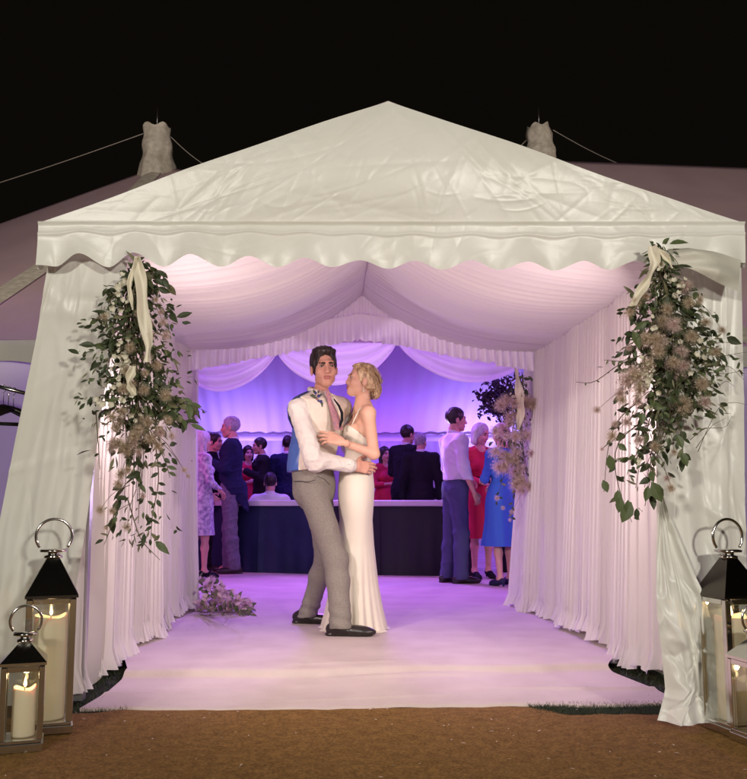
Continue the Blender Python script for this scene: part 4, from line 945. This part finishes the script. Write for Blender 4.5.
guest(287, 13.1, 175, 436, 'man in dark suit with his back turned, half hidden behind the groom', dict(trousers='blackwool', top=('navy', 'jacket')), ('hair_dark', 'short'))
guest(247, 13.6, 20, 446, 'woman in red dress glimpsed between the tailcoat and the black jacket', dict(dress=('red', .5, 1.5, .05)), ('hair_dark', 'bob'), True, FOLD)
guest(270, 11.75, 180, 473, 'seated man in white shirt seen from behind over the counter top', dict(top=('shirt_g', 'shirt')), ('hair_dark', 'short'), seated=True, arms=dict(L=((.32, -.02, 1.18), (.30, -.28, 1.10)), R=((-.32, -.02, 1.18), (-.30, -.28, 1.10))))
guest(404, 12.2, 140, 425, 'dark-haired man in black suit leaning in to the grey-haired man', dict(trousers='blackwool', top=('blackwool', 'jacket')), ('hair_dark', 'short'), turn=-15, lean=.10, arms=DRINK)
guest(421, 11.9, 175, 433, 'grey-haired man in black suit with his back turned, behind the counter', dict(trousers='blackwool', top=('blackwool', 'jacket')), ('hair_grey', 'short'), turn=-25)
guest(384, 12.9, 30, 447, 'dark-haired woman in red glimpsed just behind the bride', dict(dress=('red', .5, 1.5, .05)), ('hair_dark', 'long'), True, FOLD)
guest(455, 9.2, 106, 408, 'man in white shirt and blue grey trousers standing in profile by the counter end', dict(trousers='bluegrey', top=('shirt_g', 'shirt')), ('hair_dark', 'short'), turn=-8, stance=.09, arms=dict(R=((-.235, .0, 1.15), (-.21, -.12, .92)), L=((.23, -.02, 1.17), (.20, -.22, 1.08))))
guest(481, 9.75, 10, 424, 'woman with grey bob in red dress with a wide black belt', dict(dress=('red', .46, 1.9, .02), belt=1, shoe='blackwool'), ('hair_silver', 'bob'), True, dict(L=((.20, -.04, 1.18), (.10, -.22, 1.16)), R=((-.21, -.03, 1.17), (-.06, -.23, 1.10))), turn=35, nod=.25)
guest(503, 8.9, 205, 424, 'woman in blue midi dress and navy heels beside the flower garland', dict(dress=('bluedress', .44, 1.3, .10), shoe='navy_shoe'), ('hair_blond', 'up'), True, dict(L=((.21, -.04, 1.18), (.10, -.24, 1.18)), R=((-.21, -.03, 1.17), (-.10, -.25, 1.12))))

# ------------------------------------------------------------------ counter
ct = thing('counter', 'long dark fronted counter with white top across the marquee floor', 'counter', (-.2, 10.8, .034))
xs_px = (188, 257, 318, 380, 443, 470); pth = [gnd(x, y, .034) for x, y in ((188, 571), (257, 572.5), (318, 574), (380, 575), (444, 576), (475, 576.5))]
zt = .765
ts = np.linspace(0, 1, 161); kk = np.linspace(0, 1, 6); pa = np.array(pth); cx_ = np.interp(ts, kk, pa[:, 0]); cf_ = np.polyfit(pa[:, 0], pa[:, 1], 2); cf_[0] += .035; mid = (cx_[0]+cx_[-1])/2
cy_ = np.polyval(cf_, cx_)-.035*mid*mid-.035*.8; C_ = np.stack([cx_, cy_, np.full(161, .034)], 1); T_ = np.gradient(C_, axis=0); T_ /= np.linalg.norm(T_, axis=1)[:, None]; N_ = np.stack([-T_[:, 1], T_[:, 0], T_[:, 2]*0], 1)
for i in range(5):
    q0, q1 = i*32, i*32+33; Cc, Nn = C_[q0:q1], N_[q0:q1]; P = np.zeros((len(Cc), 10, 3))
    for j in range(10): P[:, j] = Cc+V(0, 0, lerp(zt-.002, 0, j/9))-Nn*(.006*np.sin(np.arange(len(Cc))*.8+i*2)*j/9)[:, None]
    P[0] += (P[1]-P[0])*.25
    v = MB(); v.grid(P[:, ::-1]); v.grid(P+N_[q0:q1][:, None]*.05); v.build('front_panel', 'panel' if i < 2 else 'panel_b', ct)  # left panels take the colour that imitates blue light on them
pr = [(-.05, zt), (-.055, zt+.012), (-.052, zt+.055), (-.04, zt+.066), (.42, zt+.066), (.44, zt+.05), (.44, zt)]; P = np.zeros((161, len(pr)+1, 3))
for j, (o_, z_) in enumerate(pr+pr[:1]): P[:, j] = C_+N_*o_+V(0, 0, z_)
v = MB(); v.grid(P[:, ::-1]); v.build('counter_top', 'top_white', ct, smooth=False)
SECTIONS.append('guests')

# ------------------------------------------------------------------ lanterns and their candles
def make_lantern(label, loc, w, hb, hr, rz):
    t = thing('lantern', label, 'lantern', loc, rz, 'lanterns by the entrance'); b = w/2; p = .022*w/.2+.004
    v = MB(); v.box((0, 0, .014), (w*1.04, w*1.04, .028)); v.box((0, 0, .034), (w*.96, w*.96, .012))
    for x in (-1, 1):
        for y in (-1, 1): v.box((x*(b-p/2), y*(b-p/2), hb/2+.02), (p, p, hb-.042))
    for z in (hb-.008,):
        for x in (-1, 1): v.box((x*(b-p/2), 0, z), (p*1.02, w-2*p, .02)); v.box((0, x*(b-p/2), z), (w-2*p, p*1.02, .02))
    o = v.build('case', 'steel', t, smooth=False); bv = o.modifiers.new('edge', 'BEVEL'); bv.width = .002; bv.segments = 2
    for x, y in ((0, -1), (0, 1), (-1, 0), (1, 0)):
        MB().box((x*(b-p/2), y*(b-p/2), hb/2+.015), ((w-2*p) if y else .003, (w-2*p) if x else .003, hb-.06)).build('glass_pane', 'glass', t, smooth=False)
    e = b*1.07; k = w*.13; v = MB(); z0 = hb+.004
    v.box((0, 0, z0+.005), (2*e, 2*e, .010))
    v.add([(-e, -e, z0+.010), (e, -e, z0+.010), (e, e, z0+.010), (-e, e, z0+.010), (-k, -k, z0+hr), (k, -k, z0+hr), (k, k, z0+hr), (-k, k, z0+hr)], [(0, 1, 5, 4), (1, 2, 6, 5), (2, 3, 7, 6), (3, 0, 4, 7), (4, 5, 6, 7)])
    rf = v.build('roof', 'steel_dark' if w > .16 else 'steel', t, smooth=False)
    v = MB(); v.lathe((0, 0, z0+hr), [(k*1.5, 0), (k*1.5, .008), (k*.9, .012), (k*.9, .022), (k*2.2, .024), (k*2.2, .032), (.002, .036)], seg=20); v.build('finial', 'steel', t)
    r = w*.37; cz = z0+hr+.03+r*.80; an = np.linspace(-.72*math.pi+math.pi/2-.0, .72*math.pi+math.pi/2, 36)
    v = MB(); v.tube([(r*math.cos(a), 0, cz+r*math.sin(a)) for a in an], .0052*w/.2+.001, seg=8)
    v.tube([(-k*2, 0, z0+hr+.028), (k*2, 0, z0+hr+.028)], .006, seg=8); v.build('handle', 'steel', t)
    return t
def make_candle(label, loc, r, h):
    t = thing('candle', label, 'candle', loc, 0, 'lit candles in the lanterns'); n = 40; v = MB()
    prof = [(r*.96, 0), (r, .006), (r, h*.6), (r*.995, h-.004), (r*.96, h+.002), (r*.86, h+.001), (r*.75, h-.008), (r*.4, h-.014), (.001, h-.015)]
    an = np.arange(n)*2*math.pi/n; vs = []
    for q, (a, z) in enumerate(prof):
        zz = z+(.006*np.sin(2*an+1)+.004*np.sin(3*an) if 2 < q < 7 else 0); vs.append(np.stack([a*np.cos(an), a*np.sin(an), np.zeros(n)+zz], 1))
    f = [(i*n+k, i*n+(k+1) % n, (i+1)*n+(k+1) % n, (i+1)*n+k) for i in range(len(prof)-1) for k in range(n)]+[tuple(range(n))[::-1]]
    b = MB().add(np.concatenate(vs)+V(*loc), f).build('wax', 'wax', t)
    MB().tube([V(0, 0, h-.016)+V(*loc), V(.001, 0, h+.006)+V(*loc)], .0014, seg=6).build('wick', 'blackwool', t)
    MB().lathe(V(.001, 0, h+.002)+V(*loc), [(.0006, 0), (.0052, .007), (.0062, .013), (.004, .022), (.0016, .031), (.0003, .036)], seg=12).build('flame', 'flame', t)
    l = lamp('candle_light', 'POINT', V(0, 0, h+.040), None, .50, (1, .68, .36), .012); l.parent = t
    return t
LW = .182
P1 = gnd(42, 735); P1[2] = .010; P2 = gnd(16, 754); P2[2] = .010
P1[1] += .05; P2[1] += .045
la = make_lantern('tall steel lantern with a thick candle, in front of the curtain left of the entrance', P1, LW, .500, .148, R(17))
lb = make_lantern('small steel lantern with a short candle, in front of the tall one on the left', P2, .146, .292, .074, R(16))
P3 = gnd(746, 738); P3[2] = .010; P3[1] += .08; P4 = gnd(765, 748); P4[2] = .010; P4[1] += .03
lc = copy_tree(la); lc.location = tuple(P3); lc.rotation_euler = (0, 0, R(13)); lc['label'] = 'tall steel lantern cut by the frame edge, against the curtain right of the entrance'
ld2 = copy_tree(lb); ld2.location = tuple(P4); ld2.rotation_euler = (0, 0, R(12)); ld2['label'] = 'small steel lantern at the right frame edge, in front of the tall lantern there'
ca = make_candle('tall thick cream candle burning in the tall lantern on the left', P1+V(0, 0, .042), .064, .385)
cb2 = make_candle('short cream candle burning in the small lantern on the left', P2+V(.006, 0, .042), .040, .165)
cc = copy_tree(ca); cc.location = tuple(P3+V(0, 0, .042)); cc['label'] = 'tall thick cream candle burning in the tall lantern on the right'
ce = copy_tree(cb2); ce.location = tuple(P4+V(0, 0, .042)); ce['label'] = 'short cream candle burning in the small lantern on the right'

# ------------------------------------------------------------------ garlands
def leaf(mb, p, d, up, L_, w, m=0, curl=.25):
    d = nrm(d); up = np.asarray(up, float); up = nrm(up-d*(up@d)+1e-6); s = np.cross(d, up); v = []
    for t, ww in ((0, .08), (.25, .8), (.5, 1), (.75, .68), (1, .03)):
        c = p+d*L_*t-up*curl*L_*t*t; v += [c-s*ww*w/2+up*.10*w*ww, c, c+s*ww*w/2+up*.10*w*ww]
    f = []
    for i in range(4): f += [(i*3, i*3+1, i*3+4, i*3+3), (i*3+1, i*3+2, i*3+5, i*3+4)]
    mb.add(v, f, m)
def rdir(bias=(0, 0, 0), s=1.): return nrm(rng.normal(size=3)*s+np.asarray(bias, float)+1e-6)
def fluff_mesh(n, seed, m):
    r = np.random.default_rng(seed); v = []; f = []
    for i in range(n):
        d = nrm(r.normal(size=3)); L_ = r.uniform(.55, 1); s = nrm(np.cross(d, r.normal(size=3)))*.0085; b = d*.08; mid = d*L_*.6+s*r.normal()*9; tip = d*L_+s*r.normal()*26
        k = len(v); v += [b-s, b+s, mid+s*.8, mid-s*.8, tip]; f += [(k, k+1, k+2, k+3), (k+3, k+2, k+4)]
    for i in range(16):                                  # small star florets in the head
        d = nrm(r.normal(size=3)); p = d*r.uniform(.45, .85); a = nrm(np.cross(d, r.normal(size=3))); b = np.cross(d, a)
        for q in range(4):
            an = q*1.571+r.random(); e1 = (a*math.cos(an)+b*math.sin(an))*.13; e2 = (a*math.cos(an+.6)+b*math.sin(an+.6))*.10; k = len(v); v += [p, p+e2*.6, p+e1+d*.03, p+(a*math.cos(an-.6)+b*math.sin(an-.6))*.06]; f += [(k, k+1, k+2, k+3)]
    me = bpy.data.meshes.new('seed_head'); me.from_pydata([tuple(x) for x in v], [], f); me.materials.append(M[m]); return me
FL = {'fluff': [fluff_mesh(420, s, 'fluff') for s in (1, 2)], 'fluffp': [fluff_mesh(420, s, 'fluffp') for s in (3, 4)]}
def seed_head(p, r, kind, parent):
    o = bpy.data.objects.new('seed_head', random.choice(FL[kind])); COL.objects.link(o); o.parent = parent; o.location = tuple(np.asarray(p)-BASE[parent])
    o.rotation_euler = tuple(rng.uniform(0, 6.28, 3)); o.scale = (r*rng.uniform(.85, 1.1), r*rng.uniform(.85, 1.1), r)
def blossom(mb, p, r, m=0):
    ax = rdir((0, -1, 0), .6); a = nrm(np.cross(ax, rdir())); b = np.cross(ax, a)
    for q in range(5):
        an = q*1.2566; d = a*math.cos(an)+b*math.sin(an); leaf(mb, p, d+ax*.5, ax, r, r*.9, m, -.2)
def twig(mb, pts, r0, n=12, m=0):
    t = np.linspace(0, 1, n); k = np.linspace(0, 1, len(pts)); pts = np.asarray(pts); p = np.stack([np.interp(t, k, pts[:, i]) for i in range(3)], 1)
    for _ in range(2): p[1:-1] = (p[:-2]+2*p[1:-1]+p[2:])/4
    mb.tube(p, np.linspace(r0, r0*.4, n), m, seg=5); return p
def garland(name, label, Yg, prof, nleaf, fluffs, trails, whites, ribbons, big=(), dep=.09, mats=(.46, .22, .32), wisps=(), group='hanging flower garlands'):
    top = at(*prof[0][:2], Yg); g = thing(name, label, 'garland', top, 0, group)
    ys_ = [p[1] for p in prof]; cx_ = [p[0] for p in prof]; hw = [p[2] for p in prof]; den = np.array([p[3] for p in prof], float)
    fo = MB(); st = MB()
    yy = np.linspace(ys_[0], ys_[-1], 200); w = np.interp(yy, ys_, den)*np.interp(yy, ys_, hw); cdf = np.cumsum(w)/w.sum()
    for _ in range(nleaf):
        y = np.interp(rng.random(), cdf, yy); c = np.interp(y, ys_, cx_); h = np.interp(y, ys_, hw); u = np.clip(rng.normal()*.52, -1.25, 1.25); x = c+h*u*(1+.18*math.sin(y*.16+c))
        p = at(x, y, Yg+rng.uniform(-dep, dep*.3)*(1-.6*abs(u))); m = int(rng.choice(3, p=mats)); L_ = rng.uniform(.016, .040) if rng.random() < .86 else rng.uniform(.04, .07)
        leaf(fo, p, rdir((u*.8, -.45, -.75), .75), rdir((0, -1, .3), .6), L_, L_*(rng.uniform(.16, .26) if m == 2 else rng.uniform(.34, .58)), m, rng.uniform(-.1, .5))
    for q in range(10):
        k0 = rng.uniform(-.5, .5); twig(st, [at(np.interp(y, ys_, cx_)+k0*np.interp(y, ys_, hw)*(.5+.5*i/5), y, Yg-.02+rng.uniform(-.04, .02)) for i, y in enumerate(np.linspace(ys_[0]+4, lerp(ys_[0], ys_[-1], rng.uniform(.6, .95)), 6))], .003)
    for pts, leaves, L_ in trails:                       # trailing stems with leaves of their own
        p = twig(st, [at(x, y, Yg-.05) for x, y in pts], .0026)
        for i in range(leaves):
            q = p[min(11, 2+int(i*9/leaves))]; sd = 1 if i % 2 else -1; leaf(fo, q, rdir((sd*.7, -.2, -.6), .35), rdir((0, -1, .2), .4), L_*rng.uniform(.7, 1.15), L_*rng.uniform(.35, .55), int(rng.choice(3, p=mats)))
    for x, y, L_ in big: leaf(fo, at(x, y, Yg-.09), rdir((rng.normal()*.25, -.1, -1), .12), rdir((0, -1, .1), .25), L_, L_*.6, 1, .1)
    for pts in wisps: twig(st, [at(x, y, Yg-.06) for x, y in pts], .0016, 18)
    for x, y, r, kind in fluffs:
        p = at(x, y, Yg-rng.uniform(.07, .14)); seed_head(p, r*1.15, kind, g); ya = max(ys_[0], y-rng.uniform(22, 42)); a = at(lerp(x, np.interp(ya, ys_, cx_), .75), ya, Yg-.03)
        twig(st, [a, lerp(a, p, .55)+V(0, -.02, .025), p], .0017, 8)
    fo.build('foliage', ['leaf_a', 'leaf_b', 'leaf_c'], g, smooth=False); st.build('stems', 'stem', g)
    wb = MB()
    for x, y, n in whites:
        for _ in range(n): blossom(wb, at(x+rng.normal()*4.5, y+rng.normal()*6.5, Yg-rng.uniform(.07, .12)), rng.uniform(.011, .02))
    if whites: wb.build('blossoms', 'petal', g, smooth=False)
    for pts, wd in ribbons:
        n = 30; t = np.linspace(0, 1, n); pp = poly(pts, t); P = np.zeros((n, 7, 3))
        for i in range(n):
            for j in range(7):
                u = j/6-.5; tw = .9*math.sin(t[i]*7+pp[0, 0]); P[i, j] = at(pp[i, 0], pp[i, 1], Yg-.13)+V(math.cos(tw), math.sin(tw), 0)*u*wd*(.55+.45*math.sin(.5+t[i]*2.4))+V(0, .006*math.cos(u*8), 0)
        MB().grid(P).build('ribbon', 'ribbon', g)
    return g
def cloud(n, x0, x1, y0, y1, r0, r1, kinds=('fluff', 'fluffp'), cond=None):
    o = []
    while len(o) < n:
        x, y = rng.uniform(x0, x1), rng.uniform(y0, y1)
        if cond is None or cond(x, y): o.append((x, y, rng.uniform(r0, r1), random.choice(kinds)))
    return o
garland('flower_garland', 'hanging garland of leaves, seed heads and white blossom on the left tent corner', 3.58,
    [(136, 262, 8, .8), (138, 285, 20, 1.3), (132, 320, 34, 1.3), (134, 365, 38, 1.2), (140, 405, 44, 1.1), (144, 440, 36, .42), (140, 475, 32, .12), (138, 545, 34, .11)], 1800,
    [(156, 300, .020, 'fluff'), (163, 322, .026, 'fluffp'), (166, 336, .026, 'fluffp'), (161, 312, .02, 'fluffp'), (104, 317, .022, 'fluff'), (122, 412, .034, 'fluff'), (119, 420, .032, 'fluff'), (150, 438, .036, 'fluff'), (158, 446, .034, 'fluff'), (138, 452, .028, 'fluffp'), (121, 474, .036, 'fluff'), (128, 470, .026, 'fluff'), (118, 484, .028, 'fluff'), (100, 510, .026, 'fluff'), (112, 511, .020, 'fluff'), (127, 527, .026, 'fluff'), (143, 496, .020, 'fluffp'), (172, 436, .024, 'fluffp'), (184, 470, .02, 'fluffp'), (188, 476, .014, 'fluffp'), (106, 528, .014, 'fluff'), (168, 420, .024, 'fluff'), (130, 348, .030, 'fluff'), (144, 390, .030, 'fluff'), (134, 436, .03, 'fluff'), (148, 422, .034, 'fluff')]+cloud(16, 108, 168, 380, 455, .024, .040, ('fluff', 'fluff', 'fluffp'))+cloud(8, 120, 160, 300, 380, .02, .03, ('fluff',)),
    [([(160, 400), (172, 403), (190, 404), (207, 412)], 16, .060), ([(160, 410), (178, 416), (194, 426)], 12, .055), ([(150, 395), (170, 396), (186, 398)], 10, .055), ([(150, 268), (160, 272), (172, 290)], 8, .055), ([(148, 268), (156, 280), (160, 296)], 7, .05), ([(155, 440), (160, 480), (152, 515), (151, 540)], 12, .034), ([(150, 430), (166, 462), (170, 478)], 8, .038), ([(120, 490), (112, 525), (104, 545)], 3, .02), ([(128, 500), (140, 540), (160, 560)], 4, .02), ([(92, 320), (104, 318), (116, 324)], 7, .035), ([(96, 412), (98, 440), (100, 470)], 3, .03)],
    [(124, 284, 9), (120, 296, 6), (112, 318, 3), (118, 358, 10), (124, 368, 12), (122, 344, 4), (128, 395, 10), (106, 402, 6), (131, 408, 8), (112, 385, 4)],
    [([(137, 256), (141, 280), (143, 310), (149, 345), (147, 362)], .052), ([(136, 257), (129, 285), (133, 310)], .020), ([(133, 366), (129, 382), (134, 395)], .040)])
garland('flower_garland', 'hanging garland with large fluffy seed heads and trailing vines on the right tent corner', 3.48,
    [(660, 244, 8, .9), (662, 270, 16, 1.4), (668, 310, 32, 1.3), (672, 350, 46, 1.25), (672, 390, 48, 1.1), (668, 420, 42, .6), (650, 450, 36, .22), (645, 485, 26, .07), (640, 520, 12, .04)], 1900,
    cloud(24, 630, 716, 285, 410, .028, .046, ('fluff', 'fluff', 'fluffp'), lambda x, y: abs(x-672) < 12+(y-270)*.34)+[(636, 302, .030, 'fluff'), (630, 312, .03, 'fluff'), (646, 296, .026, 'fluff'), (626, 380, .052, 'fluffp'), (634, 372, .042, 'fluffp'), (620, 394, .036, 'fluffp'), (640, 390, .044, 'fluff'), (622, 400, .03, 'fluff'), (597, 410, .022, 'fluffp'), (612, 436, .030, 'fluff'), (627, 422, .030, 'fluffp'), (615, 424, .022, 'fluffp'), (639, 440, .030, 'fluffp'), (655, 446, .030, 'fluff'), (671, 488, .030, 'fluff'), (667, 478, .022, 'fluffp'), (674, 452, .02, 'fluff'), (629, 348, .02, 'fluffp'), (706, 322, .03, 'fluff'), (716, 352, .03, 'fluff'), (722, 330, .024, 'fluff'), (700, 300, .026, 'fluff'), (602, 449, .012, 'fluffp'), (684, 410, .036, 'fluff')],
    [([(640, 400), (616, 420), (607, 450), (604, 492)], 4, .030), ([(645, 420), (615, 440), (614, 470), (622, 500), (632, 522)], 6, .05), ([(655, 430), (650, 460), (652, 500)], 8, .05), ([(676, 420), (684, 440), (680, 470)], 7, .05), ([(640, 340), (626, 362), (604, 360)], 9, .024), ([(650, 352), (618, 364), (594, 384), (576, 382)], 5, .016), ([(700, 345), (716, 350), (726, 372)], 9, .04), ([(690, 380), (705, 390), (706, 402)], 8, .035), ([(655, 250), (648, 254), (650, 262)], 5, .03), ([(664, 446), (640, 450), (630, 462)], 6, .04), ([(650, 330), (640, 345), (628, 355)], 6, .035)],
    [(663, 272, 5), (679, 288, 7), (656, 332, 4), (647, 366, 7), (649, 378, 6), (684, 349, 4), (695, 349, 3), (652, 404, 3), (640, 455, 3)],
    [([(652, 246), (655, 262), (648, 278), (640, 292), (632, 306)], .05), ([(655, 246), (665, 256), (672, 268)], .03)],
    big=[(633, 331, .075), (609, 455, .062), (618, 490, .055), (620, 497, .06), (631, 502, .085), (628, 500, .05), (652, 482, .085), (648, 486, .06), (603, 480, .05), (681, 452, .06), (677, 435, .055), (642, 412, .05)],
    wisps=[[(706, 345), (722, 342), (746, 344)], [(704, 352), (724, 356), (747, 352)], [(706, 372), (726, 374), (746, 370)], [(706, 366), (730, 366), (744, 380)], [(690, 408), (712, 392), (726, 380), (734, 386)], [(698, 452), (706, 432), (720, 404), (736, 402), (747, 405)], [(696, 448), (712, 425), (726, 418)], [(690, 440), (704, 428), (726, 428), (732, 416)], [(680, 400), (686, 420), (686, 426)]])
garland('flower_garland', 'dusky pink garland with a cream ribbon on the back corner of the tunnel', 6.98,
    [(521, 372, 6, .8), (520, 400, 12, 1), (514, 430, 18, 1.1), (516, 460, 20, 1), (524, 485, 10, .7), (527, 498, 5, .4)], 520,
    cloud(34, 492, 532, 395, 490, .045, .085, ('fluffp', 'fluffp', 'fluff'), lambda x, y: abs(x-514) < 20)+[(497, 498, .03, 'fluffp'), (503, 508, .025, 'fluff'), (512, 512, .03, 'fluff'), (510, 520, .02, 'fluffp')],
    [([(505, 470), (498, 495), (496, 505)], 5, .04), ([(515, 480), (512, 505), (511, 525)], 6, .04)], [(516, 395, 3), (520, 412, 3)], [([(516, 368), (519, 390), (521, 412), (518, 430)], .07)], dep=.12)
# flowers lying at the foot of the left wall
fb = thing('flower_bunch', 'bunch of dusky pink flowers lying on the carpet at the foot of the left wall', 'flowers', gnd(222, 616, .04))
fo = MB(); st = MB()
for _ in range(320):
    u = rng.random(); x = lerp(197, 252, u); z = .045+rng.random()**1.6*.26*(1-u)**.7; p = gnd(x, 614+rng.uniform(-6, 2), .04); p[2] = z; L_ = rng.uniform(.03, .07)
    leaf(fo, p, rdir((.5, -.3, .3), .8), rdir((0, -1, .5), .6), L_, L_*.45, int(rng.choice(3)), .2)
for q in range(8): twig(st, [gnd(200, 612, .06), gnd(lerp(215, 250, q/7), 612, .10+.1*rng.random()), gnd(lerp(220, 254, q/7), 613, .05+.15*rng.random())], .004)
fo.build('foliage', ['leaf_c', 'fluffp', 'leaf_b'], fb, smooth=False); st.build('stems', 'stem', fb)
for _ in range(36):
    u = rng.random(); p = gnd(lerp(199, 250, u), 612+rng.uniform(-6, 3), .04); p[2] = .06+rng.random()**1.3*.27*(1-u)**.8; seed_head(p, rng.uniform(.035, .07), 'fluffp', fb)
# leafy branches standing behind the woman in blue
bt = thing('potted_tree', 'small dark leafed tree standing behind the group on the right', 'tree', at(512, 560, 10.6)*V(1, 1, 0)+V(0, 0, .034))
st = MB(); fo = MB(); b0 = at(512, 560, 10.6); b0[2] = .3; tw = [b0, at(512, 480, 10.6), at(508, 420, 10.6), at(500, 392, 10.6)]
twig(st, tw, .03)
for q in range(46):
    a = at(lerp(509, 500, rng.random()), lerp(430, 388, rng.random()), 10.6); e = at(rng.uniform(474, 524), rng.uniform(374, 420), 10.6+rng.uniform(-.4, .4)); p = twig(st, [a, lerp(a, e, .6)+V(0, 0, .06), e], .007)
    for i in range(2, 12):
        for _ in range(2):
            L_ = rng.uniform(.04, .075); leaf(fo, p[i]+rng.normal(size=3)*.02, rdir((0, 0, -.2)), rdir((0, -1, 0)), L_, L_*.5, 0, .2)
st.build('trunk', 'stem', bt); fo.build('crown', ['blossom_dark'], bt, smooth=False)
MB().lathe((b0[0], b0[1], .034), [(.13, 0), (.17, .02), (.20, .33), (.205, .36), (.18, .36), (.17, .31), (.001, .31)]).build('pot', 'panel_b', bt)
# garment rail seen past the left curtain
YG = 6.4
gl = at(-60, 372, YG); gr_ = at(64, 403, YG)
rl = thing('garment_rail', 'metal garment rail just outside the left curtain', 'rail', (gl[0], YG, 0))
MB().tube([gl, gr_], .014).build('bar', 'steel', rl)
MB().tube([V(gr_[0], YG, gr_[2]), V(gr_[0]-.02, YG, 0)], .014).build('upright', 'steel', rl); MB().tube([V(gl[0]+.02, YG, gl[2]), V(gl[0]+.02, YG, 0)], .014).build('upright', 'steel', rl)
MB().tube([V(gr_[0]-.02, YG-.3, .02), V(gr_[0]-.02, YG+.3, .02)], .014).build('foot', 'steel', rl); MB().tube([V(gl[0]+.02, YG-.3, .02), V(gl[0]+.02, YG+.3, .02)], .014).build('foot', 'steel', rl)
hg = None
for i, (x, dy, rot, lb) in enumerate(((4, 0, 25, 'dark wooden coat hanger on the rail, the one hanging farthest left'), (9, 0, 12, 'dark wooden coat hanger in the middle of the three on the rail'), (14, 0, 35, 'dark wooden coat hanger on the rail, nearest to the curtain'))):
    p = lerp(gl, gr_, (x+60)/124); 
    if hg is None:
        t = hg = thing('coat_hanger', lb, 'hanger', p, R(rot), 'dark coat hangers on the rail'); v = MB()
        for s in (-1, 1): v.tube([(0, 0, -.13), (s*.06, 0, -.15), (s*.14, 0, -.19), (s*.225, 0, -.25)], [.018, .022, .021, .015], seg=8)
        v.tube([(-.21, 0, -.245), (.21, 0, -.245)], .006, seg=6); v.build('body', 'wood_dark', t)
        MB().tube([(0, 0, -.13), (0, 0, -.03), (.018, 0, -.012), (.020, 0, .008), (0, 0, .022), (-.018, 0, .010)], .003, seg=6).build('hook', 'steel', t)
    else:
        t = copy_tree(hg); t.location = tuple(p); t.rotation_euler = (0, 0, R(rot)); t['label'] = lb

# dry bits trodden into the path
lt = MB()
for _ in range(170):
    x, y = rng.uniform(-1.9, 1.9), rng.uniform(2.9, 3.98); a = rng.uniform(0, 6.28); L_ = rng.uniform(.006, .022); d = V(math.cos(a), math.sin(a), .15); leaf(lt, V(x, y, .013), d, (0, 0, 1), L_, L_*.3, int(rng.choice(2)), .1)
tag(lt.build('litter', ['leaf_c', 'ribbon'], smooth=False), label='dry bits of straw and leaf scattered on the brown path', cat='litter', kind='stuff')
